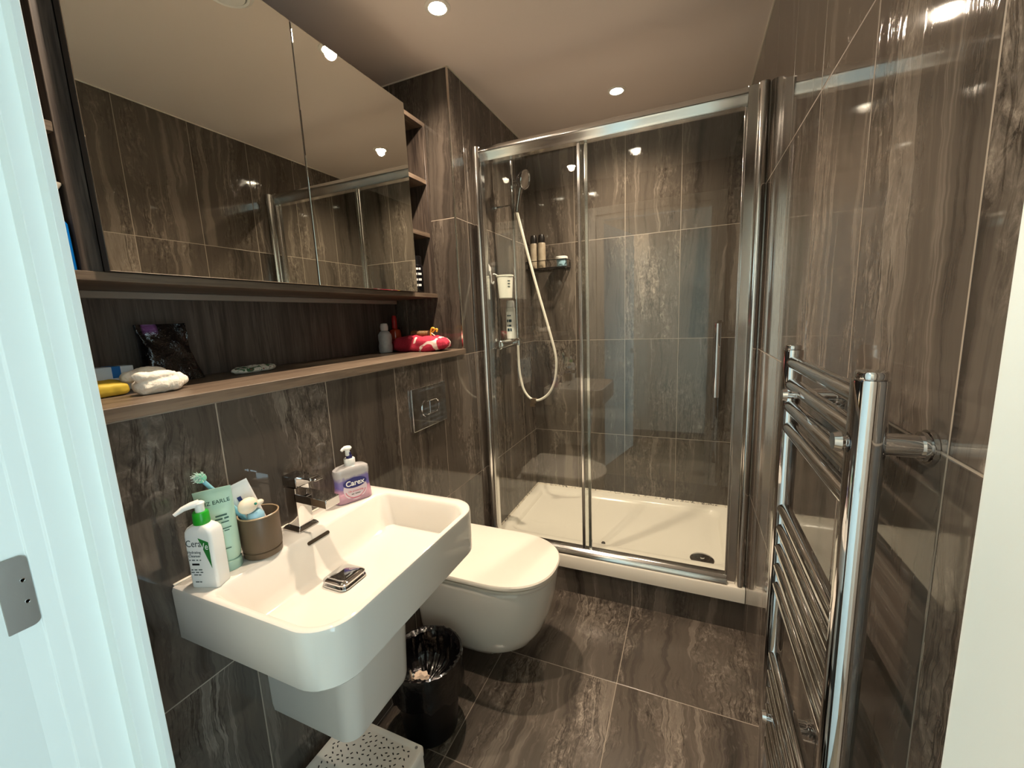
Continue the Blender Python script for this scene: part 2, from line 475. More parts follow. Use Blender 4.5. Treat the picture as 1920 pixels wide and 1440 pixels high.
# hallway seen in the reflections, daylight coming through its glazed end
bm = bmesh.new(); box(bm, -1.0, 2.05, -1.35, YF, -0.1, -0.0005); struct('floor_hall', bm, HALLF)
bm = bmesh.new(); box(bm, -1.0, 2.05, -1.35, YH, H, H + 0.1); struct('ceiling_hall', bm, HALLP)
bm = bmesh.new(); HX = 1.95; WY0, WY1, WZ0, WZ1 = -1.22, -0.28, 0.15, 2.12
box(bm, -1.1, HX + 0.1, -1.35, -1.25, 0, H); struct('wall_hall', bm, HALLP)
bm = bmesh.new(); box(bm, -1.1, -1.0, -1.25, YH, 0, H); box(bm, W + 0.1, HX + 0.1, YH, YH + 0.1, 0, H)
box(bm, HX, HX + 0.1, -1.25, WY0, 0, H); box(bm, HX, HX + 0.1, WY1, YH, 0, H)
box(bm, HX, HX + 0.1, WY0, WY1, 0, WZ0); box(bm, HX, HX + 0.1, WY0, WY1, WZ1, H)
struct('wall_hall_ends', bm, HALLP)
bm = bmesh.new(); box(bm, -1.0, HX, -1.25, -1.235, 0, 0.10); struct('baseboard_hall', bm, mat('grey_skirting', rgb(120, 112, 102), 0.5))
wn = bpy.data.objects.new('window_1', None); col.objects.link(wn); wn['kind'] = 'structure'; wn.location = (HX, WY0, WZ0)
bm = bmesh.new(); box(bm, HX + .06, HX + .065, WY0, WY1, WZ0, WZ1)
part('window_pane', bm, emit_mat('daylight_pane', DAY, WINDOW_STRENGTH), wn, smooth=False)
bm = bmesh.new()
for y in (WY0, (WY0 + WY1) / 2 - 0.02, WY1 - 0.04): box(bm, HX + .02, HX + .055, y, y + 0.04, WZ0, WZ1)
for z in (WZ0, WZ1 - 0.04): box(bm, HX + .02, HX + .055, WY0, WY1, z, z + 0.04)
part('window_frame', bm, PAINT, wn, smooth=False)
hd = bpy.data.objects.new('hall_fill_light', None); col.objects.link(hd); hd.location = (0.10, -0.75, H)  # unseen lamp, added to brighten the hall wall and the right jamb
tag(hd, 'unseen round fill light added on the hallway ceiling outside the bathroom door', 'ceiling light')
bm = bmesh.new(); lathe(bm, [(0.043, 0.0), (0.043, -0.003), (0.036, -0.005), (0.030, 0.0)], (0.10, -0.75, H), 'z', 40)
part('bezel', bm, PAINT, hd)
bm = bmesh.new(); lathe(bm, [(0.028, -0.0012), (0.026, -0.0036)], (0.10, -0.75, H), 'z', 32)
part('lamp_face', bm, emit_mat('hall_fill_face', (1.0, 0.9, 0.74), 30.0), hd)
ld = bpy.data.lights.new('hall_fill_beam', 'SPOT'); ld.energy = 85.0; ld.color = (1.0, 0.88, 0.70)
ld.spot_size = math.radians(165); ld.spot_blend = 1.0; ld.shadow_soft_size = 0.03
lo = bpy.data.objects.new('hall_fill_beam', ld); col.objects.link(lo); lo.parent = hd; lo.location = (0, 0, -0.012)

# trims: bead round the ceiling, metal corner on the pier
bm = bmesh.new(); t = 0.004
box(bm, 0.0, t, YP, B, H - t, H); box(bm, ND, 0.0, YP - t, YP, H - t, H); box(bm, W - t, W, YF, B, H - t, H)
box(bm, 0, W, B - t, B, H - t, H)
struct('trim_1', bm, SEAL)
bm = bmesh.new(); box(bm, -0.0065, 0.0018, YP - 0.0018, YP + 0.0045, SH, H - 0.002)
struct('trim_2', bm, mat('satin_corner_trim', (0.75, 0.70, 0.62, 1), 0.18, metal=1.0), bevel=0.0012)
# plinth under the shower tray
bm = bmesh.new(); box(bm, 0.0, W, 1.469, B, 0.0, 0.139); struct('trim_3', bm, T_PLINTH)

# ================================================================== CEILING LIGHTS, VENT
LAMP = emit_mat('lamp_face', (1.0, 0.86, 0.66), 45.0)
def downlight(x, y, label, power=1.0):
    t = empty('ceiling_downlight', label, 'ceiling light', (x, y, H), 'recessed ceiling downlights')
    bm = bmesh.new()
    lathe(bm, [(0.043, 0.0), (0.043, -0.002), (0.037, -0.005), (0.031, -0.004), (0.030, -0.001), (0.030, 0.0)], (x, y, H), 'z', 40)
    part('bezel', bm, mat('white_bezel', rgb(235, 230, 220), 0.3), t)
    bm = bmesh.new(); lathe(bm, [(0.028, -0.0012), (0.028, -0.0032), (0.024, -0.0040)], (x, y, H), 'z', 32)
    part('lamp_face', bm, LAMP, t)
    ld = bpy.data.lights.new('downlight_beam', 'SPOT'); ld.energy = LAMP_W * power; ld.color = WARM
    ld.spot_size = math.radians(150); ld.spot_blend = 1.0; ld.shadow_soft_size = 0.022
    lo = bpy.data.objects.new('downlight_beam', ld); col.objects.link(lo); lo.parent = t; lo.location = (0, 0, -0.012)
downlight(0.145, 1.011, 'bright round ceiling downlight above the toilet, nearest the mirrored cabinet')
downlight(0.606, 1.834, 'bright round ceiling downlight above the glass shower enclosure')
downlight(0.155, 0.32, 'round ceiling downlight over the washbasin, seen only as a reflection in the glass', 0.60)

t = empty('ceiling_vent', 'round white ceiling extractor vent, seen in the top of the left mirror', 'vent', (0.20, 0.655, H))
bm = bmesh.new(); lathe(bm, [(0.075, 0.0), (0.075, -0.004), (0.062, -0.012), (0.056, -0.010), (0.056, 0.0)], (0.20, 0.655, H), 'z', 48)
part('rim', bm, WHITE_PL, t)
bm = bmesh.new(); lathe(bm, [(0.012, -0.006), (0.050, -0.006), (0.050, -0.014), (0.030, -0.018), (0.001, -0.019)], (0.20, 0.655, H), 'z', 48)
part('disc', bm, WHITE_PL, t)

# ================================================================== LEDGE AND CABINET
bm = bmesh.new(); box(bm, ND + 0.001, 0.012, YF + 0.02, YP - 0.002, 1.2152, SH)
bmesh.ops.translate(bm, verts=bm.verts[:], vec=(0, 0, -SH))
o = finish('wall_ledge', bm, WOOD_H, bevel=0.0012, seg=2, loc=(0, 0, SH))
tag(o, 'long grey brown wood ledge running along the wall under the mirrored cabinet', 'shelf')

CZ0, CZ1, CX = 1.475, 2.213, -0.125
cab = empty('mirror_cabinet', 'wide wall cabinet with two mirror doors and open wood cubbies at both ends', 'cabinet', (CX, 0.6, CZ0))
bm = bmesh.new(); box(bm, ND + 0.002, -0.118, -0.095, YP - 0.002, CZ0, CZ0 + 0.018)
part('bottom_board', bm, WOOD_H, cab, bevel=0.001, seg=1)
bm = bmesh.new(); box(bm, ND + 0.002, CX, -0.095, YP - 0.002, CZ1 - 0.016, CZ1 + 0.002)
part('top_board', bm, WOOD_H, cab, bevel=0.001, seg=1)
for y0, y1 in ((-0.0965, -0.0785), (0.078, 0.111), (1.098, 1.116), (YP - 0.020, YP - 0.0025)):
    bm = bmesh.new(); box(bm, ND + 0.002, CX, y0, y1, CZ0 + 0.018, CZ1 - 0.016)
    part('side_panel', bm, WOOD_V, cab, bevel=0.001, seg=1)
bm = bmesh.new(); box(bm, -0.29, -0.28, -0.078, YP - 0.02, CZ0 + 0.018, CZ1 - 0.016)
part('back_board', bm, WOOD_V, cab, smooth=False)
for y0, y1, zs in ((-0.078, 0.0775, (1.748, 2.0)), (1.1165, YP - 0.0205, (1.747, 1.970))):
    for z in zs:
        bm = bmesh.new(); box(bm, -0.28, CX, y0, y1, z - 0.009, z + 0.009)
        part('shelf', bm, WOOD_H, cab, bevel=0.001, seg=1)
for y0, y1 in ((0.109, 0.6115), (0.6155, 1.1175)):
    bm = bmesh.new(); box(bm, -0.118, -0.1005, y0, y1, 1.4935, 2.2155)
    d_ = part('mirror_door', bm, mat('door_edge', rgb(60, 54, 48), 0.4), cab, smooth=False)
    bm = bmesh.new(); box(bm, -0.1003, -0.0975, y0 + 0.0004, y1 - 0.0004, 1.4933, 2.2157)
    part('mirror', bm, MIRROR, d_, bevel=0.0008, seg=1, smooth=False)
bm = bmesh.new(); box(bm, ND + 0.001, ND + 0.006, -0.095, YP - 0.002, SH + 0.0005, CZ0 - 0.0002)
part('back_panel', bm, WOOD_V, cab, smooth=False)
bm = bmesh.new(); box(bm, ND + 0.0065, ND + 0.022, -0.09, YP - 0.004, CZ0 - 0.018, CZ0 - 0.0003)
part('batten', bm, mat('pale_batten', rgb(150, 138, 126), 0.4), cab, bevel=0.002, seg=2)
bm = bmesh.new(); tube(bm, spline([(-0.275, 0.02, 1.725), (-0.262, 0.02, 1.727), (-0.252, 0.02, 1.718), (-0.250, 0.02, 1.702)], 6), 0.0028)
part('hook', bm, CHROME, cab)

# ================================================================== WASHBASIN
bas = empty('washbasin', 'white rectangular ceramic wall basin with overflow slot and boxed pedestal', 'sink', (0.0, 0.339, 0.742))
BX, BY0, BY1, BZ = 0.420, 0.066, 0.612, 0.862
def bowl_ring(z, x0, x1, y0, y1, r): return rrect(x0, x1, y0, y1, z, r, 10)
rings = [bowl_ring(0.742, 0.0, BX - 0.006, BY0 + 0.005, BY1 - 0.005, [0.004, 0.075, 0.075, 0.004]),
         bowl_ring(0.748, 0.0, BX - 0.001, BY0 + 0.001, BY1 - 0.001, [0.004, 0.078, 0.078, 0.004]),
         bowl_ring(0.853, 0.0, BX, BY0, BY1, [0.004, 0.078, 0.078, 0.004]),
         bowl_ring(0.860, 0.0015, BX - 0.002, BY0 + 0.002, BY1 - 0.002, [0.004, 0.076, 0.076, 0.004]),
         bowl_ring(0.862, 0.004, BX - 0.005, BY0 + 0.005, BY1 - 0.005, [0.004, 0.073, 0.073, 0.004]),
         bowl_ring(0.862, 0.094, BX - 0.0125, BY0 + 0.013, BY1 - 0.030, [0.030, 0.066, 0.066, 0.030]),
         bowl_ring(0.8605, 0.097, BX - 0.014, BY0 + 0.015, BY1 - 0.033, [0.030, 0.065, 0.065, 0.030]),
         bowl_ring(0.855, 0.101, BX - 0.016, BY0 + 0.018, BY1 - 0.038, [0.030, 0.064, 0.064, 0.030]),
         bowl_ring(0.800, 0.130, BX - 0.028, BY0 + 0.045, BY1 - 0.052, [0.030, 0.058, 0.058, 0.030]),
         bowl_ring(0.779, 0.142, BX - 0.036, BY0 + 0.055, BY1 - 0.057, [0.028, 0.052, 0.052, 0.028]),
         bowl_ring(0.773, 0.156, BX - 0.050, BY0 + 0.070, BY1 - 0.070, [0.026, 0.045, 0.045, 0.026]),
         bowl_ring(0.771, 0.200, BX - 0.12, BY0 + 0.16, BY1 - 0.2, 0.03)]
bm = bmesh.new(); loft(bm, rings); part('basin', bm, CERAMIC, bas)
bm = bmesh.new()
box(bm, 0.0, 0.006, BY0 + 0.004, BY1 - 0.004, 0.862, 0.8655); part('wall_seal', bm, SEAL, bas, bevel=0.002)
# overflow slot on the back slope of the bowl
bm = bmesh.new(); prof = rrect(-0.0045, 0.0045, -0.033, 0.033, 0, 0.0044, 6)
n_ = Vector((0.88, 0, 0.47)).normalized(); s_ = Vector((0.47, 0, -0.88)).normalized()
c_ = Vector((0.1075, 0.334, 0.8445))
loft(bm, [[tuple(c_ + s_ * u + Vector((0, v, 0)) + n_ * dd) for (u, v, _) in prof] for dd in (-0.012, 0.0008)])
part('overflow_slot', bm, mat('overflow_dark', rgb(66, 58, 48), 0.25), bas)
# pop-up waste
bm = bmesh.new()
cx, cy, cz = 0.213, 0.305, 0.772
def wr(s, z): return rrect(cx - s, cx + s, cy - s * 1.04, cy + s * 1.04, z, s * 0.42, 8)
loft(bm, [wr(0.037, cz), wr(0.038, cz + 0.002), wr(0.037, cz + 0.004), wr(0.031, cz + 0.005), wr(0.031, cz + 0.008)])
part('waste_ring', bm, CHROME, bas)
bm = bmesh.new(); loft(bm, [wr(0.0350, cz + 0.0085), wr(0.0368, cz + 0.0115), wr(0.0360, cz + 0.0145), wr(0.0320, cz + 0.0172), wr(0.024, cz + 0.0190), wr(0.012, cz + 0.0198), wr(0.004, cz + 0.0200)])
part('waste_plug', bm, CHROME, bas)
# semi pedestal
def ped(z, x1, y0, y1, r): return rrect(0.0, x1, y0, y1, z, [0.004, r, r, 0.004], 8)
bm = bmesh.new()
loft(bm, [ped(0.404, 0.250, 0.236, 0.441, 0.030), ped(0.409, 0.262, 0.229, 0.449, 0.038), ped(0.43, 0.268, 0.226, 0.452, 0.042), ped(0.60, 0.278, 0.223, 0.455, 0.045), ped(0.7415, 0.285, 0.220, 0.458, 0.046)])
part('pedestal', bm, CERAMIC, bas)

# ------------------------------------------------------------------ tap
ty = 0.338
tap = empty('basin_tap', 'square chrome mixer tap with flat spout standing on the back of the basin', 'tap', (0.045, ty, 0.8621))
def sq(cx, w, d, z, r=0.002): return rrect(cx - w, cx + w, ty - d, ty + d, z, r, 4)
bm = bmesh.new(); loft(bm, [sq(0.045, 0.030, 0.030, 0.8622), sq(0.045, 0.030, 0.030, 0.8665), sq(0.045, 0.026, 0.026, 0.8725)])
part('base_plate', bm, CHROME, tap)
bm = bmesh.new(); loft(bm, [sq(0.045, 0.021, 0.021, 0.8722), sq(0.045, 0.021, 0.021, 0.975)])
part('body', bm, CHROME, tap)
bm = bmesh.new(); v = box(bm, 0.060, 0.166, ty - 0.021, ty + 0.021, 0.940, 0.962)
for q in v:
    if q.co.x > 0.1: q.co.z -= 0.004
part('spout', bm, CHROME, tap, bevel=0.0015)
bm = bmesh.new(); box(bm, 0.024, 0.072, ty - 0.021, ty + 0.021, 0.978, 1.004)
part('lever_block', bm, CHROME_DK, tap, bevel=0.0015)
bm = bmesh.new(); box(bm, 0.066, 0.128, ty - 0.012, ty + 0.012, 0.998, 1.003); box(bm, 0.108, 0.115, ty - 0.014, ty + 0.014, 0.9975, 1.006)
part('lever', bm, CHROME, tap, bevel=0.0012)

# ================================================================== THINGS ON THE BASIN
BT = 0.8622
# hand-soap dispenser, clear bottle in a blown oblong shape
sx, sy = 0.052, 0.512
RS = Matrix.Translation((sx, sy, 0)) @ Matrix.Rotation(math.radians(-24), 4, 'Z') @ Matrix.Translation((-sx, -sy, 0))
soap = empty('soap_dispenser', 'clear pump hand soap bottle with lilac and pink liquid, right end of the basin', 'soap bottle', (sx, sy, BT))
def ob(z, a, b_, r=0.45): return [(sx + p[0], sy + p[1], z) for p in rrect(-b_, b_, -a, a, 0, min(a, b_) * r * 2 * 0.95, 7)]
prof = [(0.000, .050, .021), (0.003, .053, .024), (0.012, .053, .025), (0.045, .049, .023), (0.070, .049, .023), (0.088, .051, .023), (0.097, .049, .022), (0.103, .040, .020), (0.106, .018, .017)]
def soap_mat():
    m = bpy.data.materials.new('soap_liquid'); m.use_nodes = True; k = NT(m); b = k.n['Principled BSDF']
    tc = k.n.new('ShaderNodeTexCoord'); sp = k.n.new('ShaderNodeSeparateXYZ'); k.l.new(tc.outputs['Object'], sp.inputs[0])
    w = k.math('ADD', sp.outputs[2], k.math('MULTIPLY', k.noise(tc.outputs['Object'], 60.0, 3, 0.5, 0.5), 0.02))
    c = k.ramp(k.maprange(w, 0.0, 0.11), [(0.0, rgb(170, 150, 225)), (0.12, rgb(250, 200, 220)), (0.40, rgb(250, 190, 220)), (0.52, rgb(150, 140, 230)), (0.72, rgb(165, 155, 235)), (0.80, rgb(240, 238, 238))])
    k.l.new(c, b.inputs['Base Color']); b.inputs['Roughness'].default_value = 0.04
    b.inputs['Transmission Weight'].default_value = 0.5; b.inputs['IOR'].default_value = 1.15; b.inputs['Coat Weight'].default_value = 1.0
    return m
bm = bmesh.new(); loft(bm, [ob(BT + z, a, b_) for z, a, b_ in prof]); xform(bm, RS); part('bottle', bm, soap_mat(), soap)
bm = bmesh.new(); lathe(bm, [(0.0150, 0.1035), (0.0150, 0.112), (0.0155, 0.1125), (0.0155, 0.124), (0.014, 0.126)], (sx, sy, BT), 'z', 32)
part('collar', bm, WHITE_PL, soap)
bm = bmesh.new(); lathe(bm, [(0.0085, 0.126), (0.0085, 0.134), (0.006, 0.135), (0.006, 0.144)], (sx, sy, BT), 'z', 24)
part('pump_stem', bm, mat('navy_plastic', rgb(34, 34, 92), 0.3), soap)
bm = bmesh.new(); lathe(bm, [(0.0065, 0.134), (0.0065, 0.150), (0.011, 0.153), (0.0125, 0.157), (0.010, 0.161), (0.003, 0.163)], (sx, sy - 0.003, BT), 'z', 24)
tube(bm, [(sx, sy, BT + 0.157), (sx + 0.004, sy - 0.016, BT + 0.157), (sx + 0.006, sy - 0.022, BT + 0.153)], [0.006, 0.005, 0.004])
xform(bm, RS); part('pump_head', bm, WHITE_PL, soap)
# its label faces the room (+x)
fx = sx + 0.0256
def face_place(u0, v0, x, slope=0.0):
    return lambda u, v, d: (x + d + slope * (v), sy + u0 + u, BT + v0 + v)
def disc(bm, x, cy, cz, ry, rz, t=0.0004, n=40):
    loft(bm, [[(x + q, cy + ry * math.cos(2 * PI * i / n), cz + rz * math.sin(2 * PI * i / n)) for i in range(n)] for q in (0, t)])
lb = None
bm = bmesh.new(); disc(bm, fx - 0.0028, sy, BT + 0.040, 0.034, 0.032, 0.002); xform(bm, RS); lab = part('label', bm, mat('label_pale', rgb(222, 208, 218), 0.35), soap)
bm = bmesh.new(); disc(bm, fx - 0.0009, sy, BT + 0.058, 0.034, 0.0150, 0.0006)
xform(bm, RS); part('logo_oval', bm, mat('logo_navy', rgb(30, 36, 110), 0.3), lab)
WHITE_INK = mat('white_ink', rgb(245, 245, 245), 0.4); INK = mat('grey_ink', rgb(70, 80, 78), 0.5)
text_mesh('logo_text', 'Carex', 0.0215, WHITE_INK, lab, lambda u, v, d: RS @ Vector((fx + d + 0.0002, sy + u, BT + 0.0575 + v)), bold=0.0004)
PINKL = mat('label_pink', rgb(200, 80, 110), 0.4)
bm = bmesh.new()
for i in range(16):
    a0 = -PI * 0.92 + i * PI * 0.84 / 16; a1 = a0 + PI * 0.84 / 16
    q = [(r * math.cos(a), r * math.sin(a)) for a in (a0, a1) for r in (0.0285, 0.0305)]
    ps = [(fx - 0.0006, sy + q[j][0], BT + 0.041 + q[j][1] * 0.94) for j in (0, 1, 3, 2)]
    bm.faces.new([bm.verts.new(p) for p in ps])
xform(bm, RS); part('label_ring', bm, PINKL, lab)
text_mesh('label_text', '12h protecting', 0.0075, PINKL, lab, lambda u, v, d: RS @ Vector((fx - 0.0005 + d, sy + u, BT + 0.034 + v)))
marks('label_print', 0.026, 0.0022, INK, lab, lambda u, v, d: RS @ Vector((fx - 0.0005 + d, sy + u, BT + 0.025 + v)))

# taupe tumbler
cx, cy = 0.063, 0.222
cup = empty('tumbler', 'round taupe plastic tumbler with a grooved foot holding brushes and tubes', 'cup', (cx, cy, BT))
bm = bmesh.new()
lathe(bm, [(0.036, 0.0), (0.039, 0.002), (0.0395, 0.014), (0.0375, 0.0155), (0.0375, 0.017), (0.0400, 0.0185), (0.0405, 0.022), (0.0410, 0.096), (0.0405, 0.0975), (0.0385, 0.0975),
           (0.0380, 0.096), (0.0370, 0.010), (0.0010, 0.008)], (cx, cy, BT), 'z', 56)
part('body', bm, TAUPE, cup)
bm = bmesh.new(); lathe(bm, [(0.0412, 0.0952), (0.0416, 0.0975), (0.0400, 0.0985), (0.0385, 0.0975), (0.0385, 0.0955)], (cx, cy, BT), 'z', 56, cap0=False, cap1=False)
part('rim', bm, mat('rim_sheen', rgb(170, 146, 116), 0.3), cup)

# toothbrush with a round mint head, leaning out to the left
AQUA = mat('aqua_plastic', rgb(140, 200, 215), 0.3)
tb = empty('toothbrush', 'pale aqua toothbrush with round mint bristle head leaning left out of the tumbler', 'toothbrush', (cx, cy, BT + 0.01))
p0, p1 = Vector((0.052, 0.240, 0.886)), Vector((0.013, 0.148, 1.058))
dr = (p1 - p0).normalized()
bm = bmesh.new(); tube(bm, [p0, p0.lerp(p1, .35), p0.lerp(p1, .7), p1], [0.0062, 0.0066, 0.0050, 0.0042], 14); part('handle', bm, AQUA, tb)
hd = Vector((0.60, -0.52, 0.30)).normalized()
bm = bmesh.new(); c = p1 + dr * 0.006
tube(bm, [c - hd * 0.006, c + hd * 0.003], 0.0105, 20); part('head', bm, mat('mint_head', rgb(150, 222, 190), 0.4), tb)
bm = bmesh.new(); s1 = hd.cross(Vector((0, 0, 1))).normalized(); s2 = hd.cross(s1)
for i in range(90):
    a = random.random() * 2 * PI; r = 0.010 * math.sqrt(random.random())
    b0 = c + hd * 0.002 + (s1 * math.cos(a) + s2 * math.sin(a)) * r
    fl = 1 + r * 45
    b1 = c + hd * (0.013 + random.uniform(-.002, .002)) + (s1 * math.cos(a) + s2 * math.sin(a)) * r * fl
    tube(bm, [b0, b1], [0.0008, 0.0005], 4)
o = part('bristles', bm, mat('bristle_white', rgb(226, 240, 232), 0.5), tb); o['kind'] = 'stuff'

# crimped toothpaste tube leaning in the tumbler
def squeeze_tube(name_parts, p_top, p_bot, wdir, half_top, half_bot, thick, mats, parent, cap=None):
    """flat crimped end at p_top, round end at p_bot"""
    p_top, p_bot = Vector(p_top), Vector(p_bot); ax = (p_top - p_bot); L = ax.length; ax.normalize()
    wdir = (Vector(wdir) - ax * Vector(wdir).dot(ax)).normalized(); td = ax.cross(wdir)
    rings = []
    for t in (0, .03, .12, .3, .5, .7, .85, .94, .955, 1.0):
        hw = half_bot + (half_top - half_bot) * t ** 0.7
        th = max(0.0008, thick * (1 - t ** 1.6) if t < .94 else 0.0008)
        if t == 0: hw *= .9; th *= .9
        c = p_bot + ax * L * t
        rings.append([tuple(c + wdir * hw * math.copysign(abs(math.cos(a)) ** .85, math.cos(a)) + td * th * math.sin(a)) for a in [2 * PI * i / 28 for i in range(28)]])
    bm = bmesh.new(); loft(bm, rings); o = part(name_parts, bm, mats, parent)
    return o, ax, wdir, td, L
tp = empty('toothpaste_tube', 'white toothpaste tube with small blue print leaning right inside the taupe tumbler', 'tube', (cx, cy, BT + 0.01))
o, ax, wd, td, L = squeeze_tube('tube_body', (0.022, 0.204, 1.028), (0.062, 0.236, 0.885), (0.55, 0.75, 0.2), 0.026, 0.017, 0.014, mat('tube_white', rgb(230, 228, 226), 0.35), tp)
if td.dot(Vector((0.85, -0.5, 0))) < 0: td = -td
def on_tube(u0, v0, base, q):
    return lambda u, v, d: tuple(base + wd * (u0 + u * q) + ax * (v0 + v) + td * (0.0035 + 0.11 * (0.14 - v0 - v) * 0.9 + d))
tb0 = Vector((0.062, 0.236, 0.885))
NAVY = mat('navy_ink', rgb(30, 44, 110), 0.4); SKY = mat('sky_ink', rgb(70, 150, 205), 0.4)
q = 1 if wd.y > 0 else -1
def tube_patch(nm, u0, u1, v0, v1, m_):
    f = on_tube(0, 0, tb0, q); bm = bmesh.new()
    vs = [bm.verts.new(f(*p)) for p in ((u0, v0, 0), (u1, v0, 0), (u1, v1, 0), (u0, v1, 0), (u0, v0, .0005), (u1, v0, .0005), (u1, v1, .0005), (u0, v1, .0005))]
    for ff in ((0, 1, 2, 3), (4, 5, 6, 7), (0, 1, 5, 4), (1, 2, 6, 5), (2, 3, 7, 6), (3, 0, 4, 7)): bm.faces.new([vs[i] for i in ff])
    return part(nm, bm, m_, tp)
tube_patch('printed_square', -0.008, 0.000, 0.112, 0.122, NAVY)
tube_patch('printed_square', 0.006, 0.013, 0.055, 0.066, SKY)
text_mesh('printed_text', 'CE', 0.012, NAVY, tp, on_tube(0.010, 0.105, tb0, q))
marks('printed_line', 0.026, 0.003, NAVY, tp, on_tube(0.004, 0.090, tb0, q))
marks('printed_line', 0.022, 0.002, NAVY, tp, on_tube(0.004, 0.078, tb0, q), 3)
# child's toothbrush: rounded cream end on a pale blue handle
ct = empty('child_toothbrush', 'chunky cream and pale blue child toothbrush standing at the front of the tumbler', 'toothbrush', (cx, cy, BT + 0.01))
bm = bmesh.new(); tube(bm, [(0.080, 0.213, 0.880), (0.078, 0.209, 0.93), (0.077, 0.207, 0.963), (0.076, 0.205, 0.972)], [0.010, 0.0135, 0.017, 0.012], 20)
part('handle', bm, mat('pale_blue_plastic', rgb(160, 206, 226), 0.35), ct)
bm = bmesh.new(); bmesh.ops.create_uvsphere(bm, u_segments=24, v_segments=16, radius=0.021)
for v in bm.verts: v.co.z *= 0.85; v.co.x *= 0.7
bmesh.ops.translate(bm, verts=bm.verts[:], vec=(0.073, 0.196, 0.988))
a_ = bmesh.ops.create_uvsphere(bm, u_segments=16, v_segments=10, radius=0.009)
for v in a_['verts']: v.co = Vector((v.co.x * .7, v.co.y, v.co.z * .7)) + Vector((0.078, 0.219, 0.987))
part('end_knob', bm, mat('cream_rubber', rgb(236, 222, 200), 0.45), ct)
bm = bmesh.new(); bmesh.ops.create_uvsphere(bm, u_segments=12, v_segments=8, radius=0.0030)
bmesh.ops.translate(bm, verts=bm.verts[:], vec=(0.0885, 0.203, 0.992)); part('button', bm, mat('teal_dot', rgb(40, 130, 110), 0.3), ct)

# mint lotion tube standing on its cap behind the cleanser
lt = empty('lotion_tube', 'tall mint green lotion tube standing on its cap behind the white cleanser bottle', 'tube', (0.047, 0.156, BT))
o, ax, wd, td, L = squeeze_tube('tube_body', (0.040, 0.1475, 1.042), (0.047, 0.156, 0.884), (0.66, 0.75, 0), 0.0340, 0.0235, 0.021, MINT, lt)
if td.dot(Vector((0.9, -0.4, 0))) < 0: td = -td
q = 1 if wd.y > 0 else -1
lb0 = Vector((0.047, 0.156, 0.884))
def on_lot(u0, v0):
    return lambda u, v, d: tuple(lb0 + wd * (u0 * q + u * q) + ax * (v0 + v) + td * (0.0225 * max(0.0, 1 - ((v0 + v) / L) ** 1.6) * math.sqrt(max(0.05, 1 - ((u0 + u) / 0.031) ** 2)) + 0.0012 + d))
GINK = mat('dark_green_ink', rgb(38, 78, 66), 0.5)
text_mesh('brand_text', 'LIZ EARLE', 0.0112, GINK, lt, on_lot(0.003, 0.130))
for v0, w_, h_, n_w in ((0.101, .020, .0034, 1), (0.094, .024, .0034, 2), (0.086, .022, .0022, 2), (0.073, .026, .0018, 2), (0.068, .018, .0018, 2), (0.030, .012, .0018, 1)):
    marks('small_print', w_, h_, GINK, lt, on_lot(0.008, v0), n_w)
bm = bmesh.new(); lathe(bm, [(0.0225, 0.0), (0.0235, 0.001), (0.0240, 0.019), (0.0228, 0.0212), (0.0215, 0.022)], (0.047, 0.156, BT), 'z', 36)
part('cap', bm, mat('mint_cap', rgb(160, 192, 176), 0.3), lt)

# white cleanser pump bottle, turned a little
cl = empty('cleanser_bottle', 'white rectangular pump bottle with green collar on the left corner of the basin', 'pump bottle', (0.068, 0.106, BT))
RC = Matrix.Translation((0.068, 0.106, BT)) @ Matrix.Rotation(math.radians(20), 4, 'Z') @ Matrix.Diagonal((0.93, 0.93, 1.09, 1.0))
def cb(z, a, b_, r): return rrect(-a, a, -b_, b_, z, r, 6)
bm = bmesh.new()
loft(bm, [cb(0.0, .029, .0175, .005), cb(0.002, .0305, .019, .006), cb(0.100, .0305, .019, .006), cb(0.108, .0298, .0185, .007), cb(0.114, .027, .0165, .010), cb(0.118, .020, .0145, .012), cb(0.1195, .015, .0135, .0125)])
xform(bm, RC); part('bottle', bm, WHITE_PL, cl)
bm = bmesh.new(); lathe(bm, [(0.0150, 0.1195), (0.0155, 0.121), (0.0150, 0.139), (0.0135, 0.1415), (0.008, 0.142)], (0, 0, 0), 'z', 32)
xform(bm, RC); part('collar', bm, GREEN, cl)
bm = bmesh.new(); lathe(bm, [(0.0085, 0.142), (0.0085, 0.154), (0.0095, 0.1545), (0.0100, 0.1580), (0.0070, 0.1605)], (0, 0, 0), 'z', 24)
xform(bm, RC)
dq = Vector((-0.40, -0.92, 0)).normalized()
pc = Vector((0.068, 0.106, BT + 0.171))
tube(bm, [pc, pc + dq * 0.012, pc + dq * 0.026 - Vector((0, 0, .003)), pc + dq * 0.040 - Vector((0, 0, .011))], [0.0080, 0.0068, 0.0052, 0.0034], 14)
part('pump_head', bm, WHITE_PL, cl)
